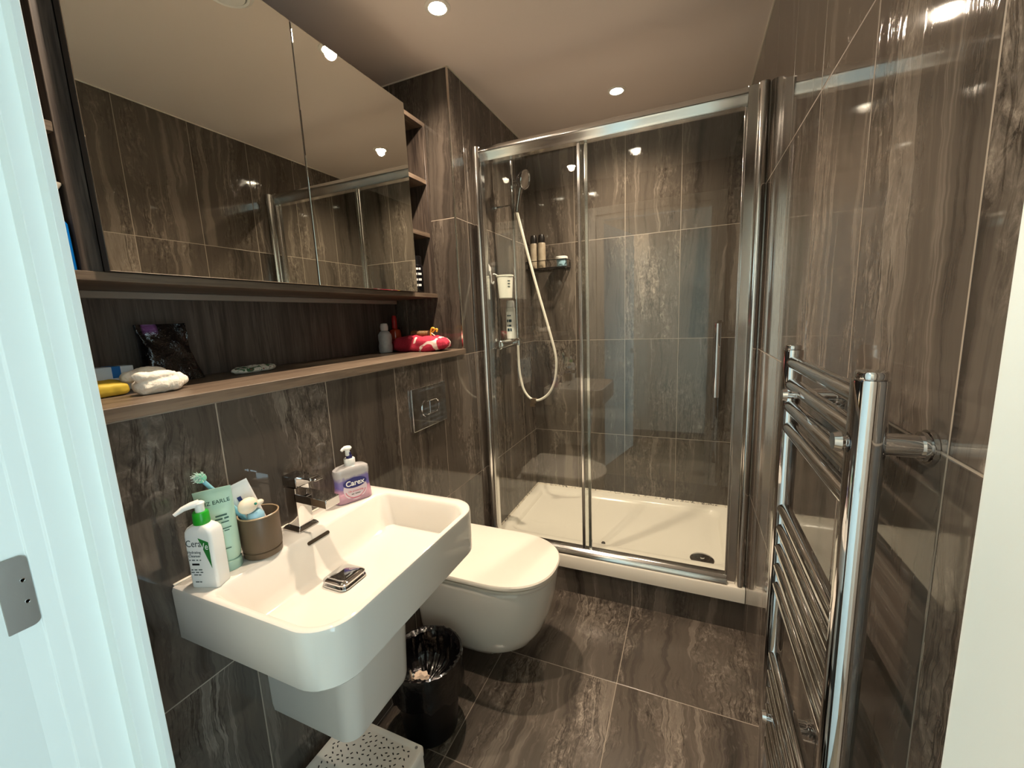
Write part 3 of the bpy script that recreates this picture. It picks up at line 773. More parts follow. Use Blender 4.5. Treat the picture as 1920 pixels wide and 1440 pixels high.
# front print (local -y face after the turn looks at the camera's left side)
fl = mat('label_green', rgb(44, 122, 56), 0.4)
def cfp(u0, v0): return lambda u, v, d: tuple(RC @ Vector((u0 + u, -0.0191 - d, v0 + v)))
bm = bmesh.new(); f = cfp(0, 0)
vs = [bm.verts.new(f(*p)) for p in ((0.002, .098, .0002), (0.0235, .090, .0002), (0.0235, .040, .0002), (0.002, .098, .0006), (0.0235, .090, .0006), (0.0235, .040, .0006))]
for ff in ((0, 1, 2), (3, 4, 5), (0, 1, 4, 3), (1, 2, 5, 4), (2, 0, 3, 5)): bm.faces.new([vs[i] for i in ff])
part('green_wedge', bm, fl, cl)
text_mesh('brand_text', 'Cera', 0.0185, INK, cl, cfp(-0.0105, 0.0865), squash=.92)
text_mesh('brand_text', 'Ve', 0.0185, WHITE_INK, cl, lambda u, v, d: cfp(0.0135, 0.0815)(u, v, d + .0006), squash=.85)
for v0, s_ in ((0.070, 'Hydrating'), (0.063, 'Cleanser')):
    text_mesh('small_text', s_, .0075, INK, cl, cfp(-0.012, v0))
for v0, w_, n_w in ((0.055, .026, 4), (0.036, .024, 3), (0.031, .026, 3), (0.026, .016, 2), (0.012, .014, 2)):
    marks('small_print', w_, .0018, INK, cl, cfp(-0.012, v0), n_w)
bm = bmesh.new()
box(bm, -0.020, -0.004, -0.0196, -0.0191, 0.045, 0.0485); xform(bm, RC); part('dark_bar', bm, BLACK, cl)

# ================================================================== TOILET
ty0 = 0.995
toi = empty('toilet', 'white wall hung toilet with closed D shaped lid', 'toilet', (0.0, ty0, 0.10))
def dshape(x0, xf, hw, z, nose=0.23, p=2.35, n=44, rb=0.02):
    """straight sides, superellipse nose; x0 back, xf front"""
    out = []; nose = min(nose, (xf - x0) * .8); xc = xf - nose
    for i in range(n + 1):
        a = -PI / 2 + PI * i / n
        c, s = math.cos(a), math.sin(a)
        out.append((xc + nose * abs(c) ** (2 / p), ty0 + hw * math.copysign(abs(s) ** (2 / p), s), z))
    m_ = 5
    for i in range(m_ + 1):
        a = PI / 2 * i / m_; out.append((x0 + rb - rb * math.sin(a), ty0 + hw - rb + rb * math.cos(a), z))
    for i in range(m_ + 1):
        a = PI / 2 * i / m_; out.append((x0 + rb - rb * math.cos(a), ty0 - hw + rb - rb * math.sin(a), z))
    return out
bm = bmesh.new()
loft(bm, [dshape(0, .300, .085, .098, .12), dshape(0, .345, .112, .100, .16), dshape(0, .390, .138, .118, .18), dshape(0, .430, .157, .150, .20), dshape(0, .462, .169, .200, .21),
          dshape(0, .487, .177, .270, .22), dshape(0, .502, .181, .340, .23), dshape(0, .508, .183, .395, .23), dshape(0, .506, .182, .407, .23), dshape(.004, .500, .178, .4125, .23)])
part('pan', bm, CERAMIC, toi)
SEATM = mat('white_seat_plastic', rgb(238, 232, 220), 0.14)
bm = bmesh.new(); loft(bm, [dshape(.035, .500, .176, .4155), dshape(.032, .512, .185, .4180), dshape(.032, .512, .185, .4262), dshape(.035, .500, .175, .4280)])
part('seat', bm, SEATM, toi)
bm = bmesh.new(); loft(bm, [dshape(.032, .505, .179, .4310), dshape(.028, .518, .189, .4338), dshape(.028, .518, .189, .4440), dshape(.031, .514, .186, .4490), dshape(.040, .500, .176, .4510), dshape(.10, .40, .10, .4515)])
part('lid', bm, SEATM, toi)
bm = bmesh.new(); box(bm, 0.004, 0.034, ty0 - 0.10, ty0 + 0.10, 0.4126, 0.440); part('hinge_block', bm, SEATM, toi, bevel=.004)

fp = empty('flush_plate', 'chrome rectangular flush plate with rounded push button on the wall over the toilet', 'flush plate', (0.0, 0.995, 1.04))
bm = bmesh.new(); box(bm, 0.0002, 0.010, 0.880, 1.110, 0.957, 1.121); part('plate', bm, CHROME, fp, bevel=.002)
def rr_yz(x, cy, cz, a, b_, r): return [(x, cy + p[0], cz + p[1]) for p in rrect(-a, a, -b_, b_, 0, r, 8)]
bm = bmesh.new(); loft(bm, [rr_yz(0.0102, 0.998, 1.034, .062, .035, .034), rr_yz(0.0125, 0.998, 1.034, .062, .035, .034), rr_yz(0.0125, 0.998, 1.034, .054, .027, .026), rr_yz(0.0106, 0.998, 1.034, .052, .025, .024)])
part('button', bm, CHROME, fp)
bm = bmesh.new(); box(bm, 0.0107, 0.0118, 0.990, 0.992, 1.010, 1.058); part('button_split', bm, CHROME_DK, fp)

# ================================================================== BIN, STOOL
bx, by = 0.165, 0.640
wb = empty('waste_bin', 'black round waste bin on the floor between basin pedestal and toilet', 'bin', (bx, by, 0.0))
bm = bmesh.new(); lathe(bm, [(0.086, 0.0005), (0.090, 0.004), (0.112, 0.262), (0.116, 0.266), (0.114, 0.269), (0.109, 0.266), (0.087, 0.010), (0.002, 0.008)], (bx, by, 0), 'z', 56)
part('body', bm, BLACK, wb)
# thin liner draped over the rim, wrinkled
bm = bmesh.new(); rings = []
N = 120
for j, (r, z) in enumerate([(0.1205, 0.165), (0.1210, 0.20), (0.1210, 0.235), (0.1220, 0.267), (0.1205, 0.2785), (0.1145, 0.280), (0.1065, 0.270), (0.1020, 0.240), (0.0980, 0.215), (0.0900, 0.190), (0.0700, 0.172), (0.045, 0.166), (0.004, 0.164)]):
    ring = []
    for i in range(N):
        a = 2 * PI * i / N
        w_ = noise.noise(Vector((math.cos(a) * 5, math.sin(a) * 5, z * 9))) + .6 * noise.noise(Vector((math.cos(a) * 14, math.sin(a) * 11, z * 60 + math.sin(a * 5) * 1.5)))
        amp = 0.003 if j < 6 else 0.010
        rr_ = r + (abs(w_) if j < 6 else -abs(w_) * (1.0 + .5 * math.sin(j * 2.1 + a * 3))) * amp
        zz = z + (noise.noise(Vector((math.cos(a) * 4, math.sin(a) * 4, 7))) * 0.03 if j == 0 else noise.noise(Vector((math.cos(a) * 9, math.sin(a) * 9, j))) * 0.004 * (1 if j != 3 else .3))
        ring.append((bx + rr_ * math.cos(a), by + rr_ * math.sin(a), zz))
    rings.append(ring)
loft(bm, rings, cap0=False)
bmesh.ops.translate(bm, verts=bm.verts[:], vec=(-bx, -by, 0))
o = finish('bin_liner', bm, BAGM, loc=(bx, by, 0)); tag(o, 'shiny black bin bag lining the round bin and folded over its rim', 'bin bag')
def crumple(name, c, s, m, label, cat, seed, flat=0.5, group=None, res=3):
    bm = bmesh.new(); bmesh.ops.create_icosphere(bm, subdivisions=res, radius=1)
    for v in bm.verts:
        n_ = noise.noise(v.co * 1.7 + Vector((seed, 0, 0))) * .5 + noise.noise(v.co * 4 + Vector((seed, 3, 0))) * .3
        v.co = v.co * (1 + n_); v.co.x *= s[0]; v.co.y *= s[1]; v.co.z *= s[2]
    zmin = min(v.co.z for v in bm.verts)
    bmesh.ops.translate(bm, verts=bm.verts[:], vec=(0, 0, -zmin))
    o = finish(name, bm, m, loc=c); tag(o, label, cat, group); return o
TISS = mat('tissue_paper', rgb(225, 205, 185), 0.8)
o = crumple('crumpled_tissue', (0.158, 0.610, 0.176), (.030, .024, .018), TISS, 'crumpled white tissue lying low at the front of the bin', 'tissue', 3)
bm = bmesh.new()
vs = [bm.verts.new(p) for p in ((0.142, 0.598, 0.135), (0.156, 0.600, 0.132), (0.145, 0.602, 0.185), (0.146, 0.606, 0.135), (0.158, 0.606, 0.132), (0.147, 0.606, 0.185))]
for ff in ((0, 1, 2), (3, 5, 4), (0, 2, 5, 3), (1, 4, 5, 2), (0, 3, 4, 1)): bm.faces.new([vs[i] for i in ff])
bmesh.ops.translate(bm, verts=bm.verts[:], vec=(-.15, -.6, -.13))
o = finish('tissue_shred', bm, TISS, loc=(.138, .588, .186)); tag(o, 'pointed torn strip of white tissue sticking up in the bin', 'tissue')

SX0, SX1, SY0, SY1, SZ = 0.030, 0.300, 0.130, 0.432, 0.200
st = empty('step_stool', 'low white plastic step stool with speckle pattern of small holes under the basin', 'stool', ((SX0 + SX1) / 2, (SY0 + SY1) / 2, 0))
STW = mat('stool_plastic', rgb(232, 226, 216), 0.35)
bm = bmesh.new()
loft(bm, [rrect(SX0, SX1, SY0, SY1, SZ - .022, .012, 6), rrect(SX0, SX1, SY0, SY1, SZ - .003, .012, 6), rrect(SX0 + .002, SX1 - .002, SY0 + .002, SY1 - .002, SZ, .011, 6),
          rrect(SX0 + .014, SX1 - .014, SY0 + .014, SY1 - .014, SZ, .008, 6), rrect(SX0 + .016, SX1 - .016, SY0 + .016, SY1 - .016, SZ - .0012, .008, 6)])
part('top', bm, STW, st)
bm = bmesh.new(); pts_ = []
tries = 0
while len(pts_) < 260 and tries < 9000:
    tries += 1
    x = random.uniform(SX0 + .022, SX1 - .022); y = random.uniform(SY0 + .022, SY1 - .022)
    if all((x - a) ** 2 + (y - b_) ** 2 > .0115 ** 2 for a, b_ in pts_): pts_.append((x, y))
for x, y in pts_:
    a = random.choice((0.5, 0.9, 2.3, 2.7)) + random.uniform(-.15, .15); c, s = math.cos(a), math.sin(a)
    q = [(x + u * c - v * s, y + u * s + v * c) for u, v in [(p[0], p[1]) for p in rrect(-.0036, .0036, -.0016, .0016, 0, .0015, 2)]]
    loft(bm, [[(px, py, SZ - .0020) for px, py in q], [(px, py, SZ - .0009) for px, py in q]])
o = part('hole_pattern', bm, mat('hole_dark', rgb(28, 24, 22), 0.7), st, smooth=False); o['kind'] = 'stuff'
for ix, iy in ((0, 0), (1, 0), (1, 1), (0, 1)):
    x = SX0 + .004 if ix == 0 else SX1 - .034; y = SY0 + .004 if iy == 0 else SY1 - .034
    bm = bmesh.new(); v = box(bm, x, x + .030, y, y + .030, 0.0005, SZ - .0225)
    for q in v:
        if q.co.z < .1: q.co.x += (-.004 if ix == 0 else .004); q.co.y += (-.004 if iy == 0 else .004)
    part('leg', bm, STW, st, bevel=.004)
bm = bmesh.new(); lathe(bm, [(0.004, 0.0), (0.004, 0.0008)], (SX1 - .020, SY1 - .012, SZ), 'z', 16); part('screw_cap', bm, mat('grey_dot', rgb(120, 116, 110), 0.5), st)

# ================================================================== SHOWER TRAY
tray = empty('shower_tray', 'shallow cream white rectangular shower tray raised on a tiled plinth', 'shower tray', (W / 2, 1.84, 0.139))
TX0, TX1, TY0, TY1, TZ = 0.001, W - 0.001, 1.455, B - 0.001, 0.218
bm = bmesh.new()
def tr(x, yf, yb, z, r): return rrect(TX0 + x, TX1 - x, yf, yb, z, r, 7)
loft(bm, [tr(0, TY0, TY1, 0.1395, .002), tr(0, TY0, TY1, 0.150, .002), tr(0, TY0 + .002, TY1, 0.196, .002), tr(0, TY0 + .006, TY1, 0.2020, .003), tr(.001, TY0 + .012, TY1, 0.2035, .004),
          tr(.0015, 1.522, TY1 - .001, 0.2040, .004), tr(.003, 1.545, TY1 - .003, TZ, .006), tr(.052, 1.590, TY1 - .055, TZ - .001, .05), tr(.060, 1.598, TY1 - .062, TZ - .006, .05), tr(.072, 1.610, TY1 - .074, TZ - .020, .05),
          tr(.095, 1.632, TY1 - .096, TZ - .0235, .045), tr(.35, 1.78, TY1 - .28, TZ - .028, .03)])
part('tray', bm, ACRYL, tray)
bm = bmesh.new(); lathe(bm, [(0.052, 0.0), (0.054, 0.004), (0.050, 0.008), (0.030, 0.011), (0.012, 0.012), (0.011, 0.016), (0.003, 0.017)], (1.032, 1.648, 0.1935), 'z', 44)
part('waste_cover', bm, CHROME, tray)
bm = bmesh.new(); lathe(bm, [(0.010, 0.0), (0.011, 0.006), (0.008, 0.010), (0.002, 0.011)], (0.568, 1.628, 0.1975), 'z', 24)
part('chrome_stud', bm, CHROME, tray)
# mouldy sealant bead round the tray
def seal_mat():
    m = bpy.data.materials.new('mouldy_sealant'); m.use_nodes = True; k = NT(m); b = k.n['Principled BSDF']
    ge = k.n.new('ShaderNodeNewGeometry'); n1 = k.noise(ge.outputs['Position'], 55.0, 5, 0.75, 0.6); n2 = k.noise(ge.outputs['Position'], 7.0, 2, 0.5)
    f = k.maprange(k.math('ADD', n1, k.math('MULTIPLY', k.math('SUBTRACT', n2, 0.5), 0.35)), 0.54, 0.60)
    k.l.new(k.mix(f, rgb(228, 218, 200), rgb(38, 30, 26)), b.inputs['Base Color']); b.inputs['Roughness'].default_value = .4
    return m
SM = seal_mat()
bm = bmesh.new()
prof3 = [(0, 0), (.007, 0), (.005, .003), (.0015, .009), (0, .010)]
loft(bm, [[(x, B - p[0], TZ - .001 + p[1]) for p in prof3] for x in (0.002, W - .002)])
loft(bm, [[(p[0], y, TZ - .001 + p[1]) for p in prof3] for y in (1.54, B - .002)])
part('sealant', bm, SM, tray)

# ================================================================== SHOWER ENCLOSURE
GY = 1.495
enc = empty('shower_enclosure', 'sliding glass shower screen in satin chrome frame spanning the back of the room', 'shower screen', (W / 2, GY, 0.216))
EZ0, EZ1 = 0.2044, 2.150
def prism_xy(pts, z0, z1):
    bm = bmesh.new(); loft(bm, [[(x, y, z0) for x, y in pts], [(x, y, z1) for x, y in pts]]); return bm
def upright(s):   # s = +1 left wall, -1 right wall
    X = (lambda d: d) if s > 0 else (lambda d: W - d)
    k_ = 1.0 if s > 0 else 1.75
    arc = [(0.0215 * k_ - 0.0195 * k_ * math.cos(a), GY - 0.012 - 0.020 * math.sin(a)) for a in [PI * i / 12 for i in range(13)]]
    pts = [(0.0008, GY + 0.022), (0.0008, GY - 0.012)] + arc + [(0.0415 * k_, GY - 0.010)] + [(0.0425 * k_, GY - 0.010), (0.0425 * k_, GY + 0.022)]
    out = []; 
    for p in pts:
        q_ = (X(p[0]), p[1])
        if not out or (abs(q_[0] - out[-1][0]) + abs(q_[1] - out[-1][1])) > 1e-5: out.append(q_)
    return out
part('wall_profile', prism_xy(upright(1), EZ0, EZ1), ALU, enc)
xo_ = W
arcR = [(W - 0.0205 + 0.0185 * math.cos(a), GY - 0.012 - 0.020 * math.sin(a)) for a in [PI * i / 14 for i in range(15)]]
ptsR = [(W - .0008, GY + .022), (W - .0008, GY - .012)] + arcR + [(W - .041, GY - .014), (W - .069, GY - .014), (W - .0705, GY - .012), (W - .0705, GY + .022)]
part('wall_profile', prism_xy(ptsR, EZ0, EZ1), ALU, enc)
def rail_prof(pts, x0, x1):
    bm = bmesh.new(); loft(bm, [[(x0, y, z) for y, z in pts], [(x1, y, z) for y, z in pts]]); return bm
top = [(GY + .022, 2.148), (GY - .008, 2.148), (GY - .020, 2.145), (GY - .028, 2.136), (GY - .030, 2.124), (GY - .027, 2.112), (GY - .018, 2.098), (GY - .016, 2.085), (GY + .022, 2.085)]
part('top_rail', rail_prof(top, 0.0425, W - .071), ALU, enc)
bot = [(GY + .022, EZ0), (GY - .030, EZ0), (GY - .030, .212), (GY - .024, .222), (GY - .012, .234), (GY - .006, .238), (GY + .022, .238)]
part('bottom_rail', rail_prof(bot, 0.0425, W - .071), ALU, enc)
# fixed pane (left) and sliding door (right)
bm = bmesh.new(); box(bm, 0.044, 0.535, GY + .010, GY + .016, .2385, 2.090)
fxp = part('fixed_pane', bm, GLASS, enc, smooth=False)
bm = bmesh.new(); box(bm, 0.522, 0.537, GY + .006, GY + .019, .2385, 2.0848)
part('pane_stile', bm, ALU, fxp, bevel=.002)
bm = bmesh.new(); box(bm, 0.497, W - .074, GY - .006, GY, .2385, 2.090)
sd = part('sliding_door', bm, GLASS, enc, smooth=False)
bm = bmesh.new(); box(bm, 0.494, 0.509, GY - .0085, GY + .0035, .2385, 2.0848); part('door_stile', bm, ALU, sd, bevel=.003)
bm = bmesh.new(); box(bm, W - .0785, W - .071, GY - .010, GY + .003, .2385, 2.0848); part('door_stile', bm, ALU, sd, bevel=.002)
bm = bmesh.new()
tube(bm, [(1.052, GY - .040, 1.022), (1.052, GY - .040, 1.315)], 0.0130, 16)
for z in (1.050, 1.287): tube(bm, [(1.052, GY - .040, z), (1.052, GY - .0061, z)], 0.006, 14)
part('door_handle', bm, CHROME, sd)

# ================================================================== SHOWER FITTINGS
RX, RY = 0.100, 1.715
rr = empty('shower_riser_rail', 'upright chrome riser rail with wall bracket on the left wall inside the shower', 'shower rail', (RX, RY, 1.25))
bm = bmesh.new(); tube(bm, [(RX, RY, 1.262), (RX, RY, 2.150)], 0.0095, 16); part('bar', bm, CHROME, rr)
bm = bmesh.new(); tube(bm, [(0.0006, RY, 1.940), (RX - .008, RY, 1.940)], 0.0055, 12); lathe(bm, [(0.018, 0.0006), (0.018, 0.006)], (0, RY, 1.94), 'x', 24); tube(bm, [(RX, RY, 1.925), (RX, RY, 1.958)], 0.0140, 16)
part('wall_bracket', bm, CHROME, rr)
bm = bmesh.new(); tube(bm, [(RX, RY, 2.020), (RX, RY, 2.065)], 0.017, 18); tube(bm, [(RX, RY, 2.043), (RX + .035, RY - .004, 2.040)], 0.012, 14)
part('slider', bm, CHROME, rr)
hs = empty('hand_shower', 'round chrome hand shower head clipped at the top of the riser rail', 'shower head', (0.165, RY - .01, 1.93))
hc = Vector((0.172, 1.708, 2.050)); hn = Vector((0.94, -0.15, -0.25)).normalized()
bm = bmesh.new(); tube(bm, [hc - hn * .034, hc - hn * .026, hc - hn * .010, hc - hn * .001, hc + hn * .004], [.016, .032, .041, .045, .045], 32); part('head', bm, CHROME_DK, hs)
bm = bmesh.new(); s1 = hn.cross(Vector((0, 0, 1))).normalized(); s2 = hn.cross(s1)
ringp = [hc + hn * .005 + (s1 * math.cos(2 * PI * i / 32) + s2 * math.sin(2 * PI * i / 32)) * .0425 for i in range(33)]
tube(bm, ringp, .0035, 8, cap=False); part('face_ring', bm, CHROME, hs)
bm = bmesh.new(); tube(bm, [hc - hn * .022 - Vector((0, 0, .03)), Vector((.140, 1.712, 1.990)), Vector((.128, 1.715, 1.935)), Vector((.122, 1.718, 1.905))], [.013, .012, .011, .010], 16)
part('handle', bm, CHROME_DK, hs)
bm = bmesh.new(); tube(bm, spline([(.122, 1.718, 1.903), (.132, 1.735, 1.838), (.170, 1.75, 1.66), (.214, 1.75, 1.491), (.268, 1.75, 1.294), (.298, 1.75, 1.170), (.301, 1.75, 1.095), (.290, 1.75, 1.025), (.262, 1.75, .965),
      (.222, 1.75, .928), (.180, 1.75, .914), (.142, 1.75, .928), (.112, 1.747, .970), (.097, 1.745, 1.030), (.091, 1.74, 1.093), (.092, 1.735, 1.170), (.094, 1.73, 1.220)], 10), 0.0068, 12)
bmesh.ops.translate(bm, verts=bm.verts[:], vec=(-.1, -1.74, -1.2))
o = finish('shower_hose', bm, mat('hose_silver', rgb(232, 226, 212), 0.28, metal=0.0, coat=.3), loc=(.1, 1.74, 1.2)); tag(o, 'white shower hose hanging in a long loop inside the shower', 'shower hose')
bm = bmesh.new(); box(bm, .152, .182, 1.738, 1.762, .897, .925); box(bm, .146, .176, 1.740, 1.760, .878, .898)
bmesh.ops.translate(bm, verts=bm.verts[:], vec=(-.16, -1.75, -.9))
o = finish('hose_clip', bm, mat('clip_smoke', rgb(92, 76, 60), 0.3), bevel=.002, loc=(.16, 1.75, .9)); tag(o, 'small smoky plastic clip at the bottom of the shower hose loop', 'clip')
mx_ = empty('shower_mixer', 'chrome bar shower mixer valve with round knobs on the left shower wall', 'shower valve', (0.055, 1.70, 1.235))
bm = bmesh.new(); tube(bm, [(.058, 1.605, 1.235), (.058, 1.795, 1.235)], .021, 24); part('body', bm, CHROME, mx_)
for y in (1.645, 1.765):
    bm = bmesh.new(); lathe(bm, [(.030, .0006), (.030, .006), (.014, .010), (.014, .045)], (0, y, 1.235), 'x', 28); part('wall_flange', bm, CHROME, mx_)
for y0, y1 in ((1.560, 1.602), (1.798, 1.840)):
    bm = bmesh.new(); tube(bm, [(.058, y0, 1.235), (.058, y0 + .004, 1.235), (.058, y1, 1.235)], [.018, .024, .024], 12); part('knob', bm, CHROME, mx_)
bm = bmesh.new(); tube(bm, [(.094, 1.745, 1.218), (.094, 1.745, 1.246)], .011, 14); tube(bm, [(.058, 1.745, 1.238), (.094, 1.745, 1.238)], .010, 14); part('outlet', bm, CHROME, mx_)

# bottle standing on the valve
bt = empty('shampoo_bottle', 'tall white bottle with dark blue print standing on the shower mixer valve', 'bottle', (.058, 1.728, 1.2565))
bm = bmesh.new(); c = (.058, 1.728, 1.2565); lathe(bm, [(.021, 0), (.0255, .003), (.0265, .02), (.0262, .13), (.0250, .160), (.0230, .168)], c, 'z', 32); part('body', bm, mat('pearl_plastic', rgb(240, 240, 232), .3), bt)
bm = bmesh.new(); lathe(bm, [(.0225, .1685), (.0228, .172), (.0215, .200), (.018, .205), (.004, .206)], c, 'z', 28); part('cap', bm, WHITE_PL, bt)
cdir = Vector((0.35, -0.93, 0)); cs = Vector((0.93, 0.35, 0))
def on_cyl(cx_, cy_, z0, R, a0, upr=True):
    def f(u, v, d):
        if upr: u, v = v * -1, u
        a = a0 + u / R
        return (cx_ + (R + .0004 + d) * math.cos(a), cy_ + (R + .0004 + d) * math.sin(a), z0 + v)
    return f
DBI = mat('deep_blue_ink', rgb(44, 70, 84), .5)
for z_, w_, h_ in ((.125, .020, .006), (.098, .026, .014), (.072, .022, .010), (.050, .024, .016)):
    marks('side_print', w_, h_, DBI, bt, on_cyl(.058, 1.728, 1.2565 + z_, .0266, math.radians(-88), upr=False), 2)

# suction hook with hanging white pot
hk = empty('suction_hook', 'white round suction hook on the left shower wall above the pot', 'hook', (0.0, 1.585, 1.60))
bm = bmesh.new(); lathe(bm, [(.032, .0006), (.030, .004), (.018, .010), (.014, .016), (.003, .017)], (0, 1.585, 1.618), 'x', 32); part('suction_cup', bm, WHITE_PL, hk)
bm = bmesh.new(); tube(bm, spline([(.016, 1.585, 1.610), (.020, 1.585, 1.580), (.021, 1.585, 1.552), (.030, 1.585, 1.545), (.034, 1.585, 1.556)], 6), .0035, 10); part('hook_arm', bm, WHITE_PL, hk)
pc = Vector((.072, 1.640, 1.470))
pt = empty('hanging_pot', 'white tapered plastic pot hanging from the suction hook in the shower', 'pot', tuple(pc))
bm = bmesh.new(); lathe(bm, [(.030, 0), (.034, .002), (.0415, .108), (.0450, .110), (.0450, .116), (.0405, .116), (.0395, .108), (.033, .006), (.002, .005)], pc, 'z', 40); part('body', bm, mat('pot_cream', rgb(238, 236, 222), .35), pt)
bm = bmesh.new(); tube(bm, spline([(.048, 1.610, 1.583), (.036, 1.592, 1.592), (.030, 1.586, 1.590)], 5), .003, 8); part('hanger', bm, WHITE_PL, pt)
for z_ in (.086, .072, .058):
    marks('side_print', .014, .006, INK, pt, lambda u, v, d: (lambda a, r: (pc.x + r * math.cos(a), pc.y + r * math.sin(a), pc.z + z_ + v))(math.radians(-38) + u / .04, .0346 + .064 * (z_ + v) + .0006 + d), 1)

# corner wire shelf with its bottles
ws = empty('wire_shelf', 'black wire rack fixed to the back shower wall near the left corner', 'shower shelf', (0.13, B - .05, 1.655))
bm = bmesh.new()
y0, y1, x0, x1, z0 = B - .098, B - .004, .006, .262, 1.662
loop = [(x0, y1, z0), (x0, y0, z0), (x1, y0, z0), (x1, y1, z0), (x0, y1, z0)]
for a, b_ in zip(loop, loop[1:]): tube(bm, [a, b_], .0032, 8)
for i in range(15):
    x = x0 + (x1 - x0) * (i + .5) / 15; tube(bm, [(x, y0, z0), (x, y1, z0)], .0016, 6)
zr = z0 + .045
for a, b_ in zip([(x0, y1, zr), (x0, y0, zr), (x1, y0, zr)], [(x0, y0, zr), (x1, y0, zr), (x1, y1, zr)]): tube(bm, [a, b_], .0022, 8)
for x, y in ((x0, y0), (x1, y0), (x0, y1), (x1, y1), ((x0 + x1) / 2, y0)): tube(bm, [(x, y, z0), (x, y, zr)], .002, 6)
part('rack', bm, BLACK, ws)
zs = z0 + .0032
def can(x, y, r, label, tilt):
    c = (x, y, zs); t = empty('spray_can', label, 'bottle', c)
    bm = bmesh.new(); lathe(bm, [(r * .9, 0), (r, .003), (r, .145), (r * .88, .152)], c, 'z', 32); part('body', bm, mat('cream_can', rgb(206, 196, 174), .3, mottle=(26, rgb(120, 96, 70))), t)
    bm = bmesh.new(); lathe(bm, [(r * .9, .1525), (r * .92, .180), (r * .7, .200), (r * .3, .202)], c, 'z', 28); part('cap', bm, BLACK, t)
can(.046, B - .060, .0245, 'cream and brown bottle with black cap, left of the pair on the wire rack', 0)
can(.098, B - .062, .0240, 'cream and brown bottle with black cap, right of the pair on the wire rack', 0)
jc = (.222, B - .054, zs)
jr = empty('cream_jar', 'squat pale blue jar with white lid at the right end of the wire rack', 'jar', jc)
bm = bmesh.new(); lathe(bm, [(.028, 0), (.031, .003), (.031, .042)], jc, 'z', 36); part('body', bm, mat('jar_blue', rgb(150, 186, 200), .3), jr)
bm = bmesh.new(); lathe(bm, [(.036, .0425), (.0375, .044), (.0375, .058), (.034, .061), (.003, .061)], jc, 'z', 36); part('lid', bm, WHITE_PL, jr)

# ================================================================== TOWEL RADIATOR
AX = 1.135; YN, YFAR = 0.213, 0.590
rad = empty('towel_radiator', 'chrome ladder towel radiator mounted on the right wall', 'towel radiator', (AX, (YN + YFAR) / 2, 0.30))
def post(y):
    n = 28; bm = bmesh.new()
    pr_ = [(AX + .0175 * math.cos(2 * PI * i / n), y + .0205 * math.sin(2 * PI * i / n)) for i in range(n)]
    sc_ = lambda s, z: [(AX + (x - AX) * s, y + (yy - y) * s, z) for x, yy in pr_]
    loft(bm, [sc_(.9, .298), sc_(1, .300), sc_(1, 1.284), sc_(.97, 1.2865)]); o = part('post', bm, CHROME, rad)
    bm = bmesh.new(); loft(bm, [sc_(.80, 1.2866), sc_(.84, 1.288), sc_(.84, 1.2935), sc_(.78, 1.2955), sc_(.30, 1.2962)]); part('end_cap', bm, CHROME, o)
post(YN); post(YFAR)
for z in (1.263, 1.2205, 1.178, 1.1355, .967, .9245, .882, .8395, .797, .632, .5895, .547, .5045, .462, .4195):
    bm = bmesh.new()
    ys = [YN + .012, YN + .022, YN + .034, YFAR - .034, YFAR - .022, YFAR - .012]
    tube(bm, [(AX, y, z) for y in ys], [.0122] * 6, 18)
    part('rung', bm, CHROME, rad)
for y in (YN + .004, YFAR - .085):
    for z in (1.213, .543):
        bm = bmesh.new(); tube(bm, [(W - .0005, y, z), (AX + .010, y, z)], .0125, 20)
        for a, b_ in ((W - .0005, W - .005), (W - .0062, W - .010)): tube(bm, [(a, y, z), (b_, y, z)], .0185 if a > W - .002 else .0160, 26)
        tube(bm, [(AX - .022, y, z), (AX - .029, y, z)], [.0120, .0100], 20); tube(bm, [(AX - .024, y, z), (AX + .012, y, z)], .0065, 14)
        part('wall_bracket', bm, CHROME, rad)

# ================================================================== THINGS ON THE LEDGE
Z = SH + 0.0003
def lumpy(name, boxdim, loc, m, label, cat, seed, amp, freq, rotz=0.0, shape=None, res=5, n_exp=3.0, group=None):
    """soft cloth-like lump: superellipsoid pushed by noise, flat underneath"""
    bm = bmesh.new(); bmesh.ops.create_icosphere(bm, subdivisions=res, radius=1)
    for v in bm.verts:
        d = v.co.normalized(); k_ = (abs(d.x) ** n_exp + abs(d.y) ** n_exp + abs(d.z) ** n_exp) ** (-1 / n_exp); p = d * k_
        q = Vector((p.x * boxdim[0], p.y * boxdim[1], p.z * boxdim[2]))
        w = noise.noise(q * freq + Vector((seed, 0, 0))) + .5 * noise.noise(q * freq * 2.3 + Vector((0, seed, 0)))
        r_ = 1 - abs(noise.noise(q * freq * .8 + Vector((0, 0, seed)))) * 2
        q += d * amp * (w * .8 + r_ * .6)
        if shape: q = shape(q)
        v.co = q
    mz = -boxdim[2] * .92
    for v in bm.verts: v.co.z = max(v.co.z, mz)
    bmesh.ops.translate(bm, verts=bm.verts[:], vec=(0, 0, -mz)); xform(bm, Matrix.Rotation(rotz, 4, 'Z'))
    o = finish(name, bm, m, loc=loc); tag(o, label, cat, group); return o
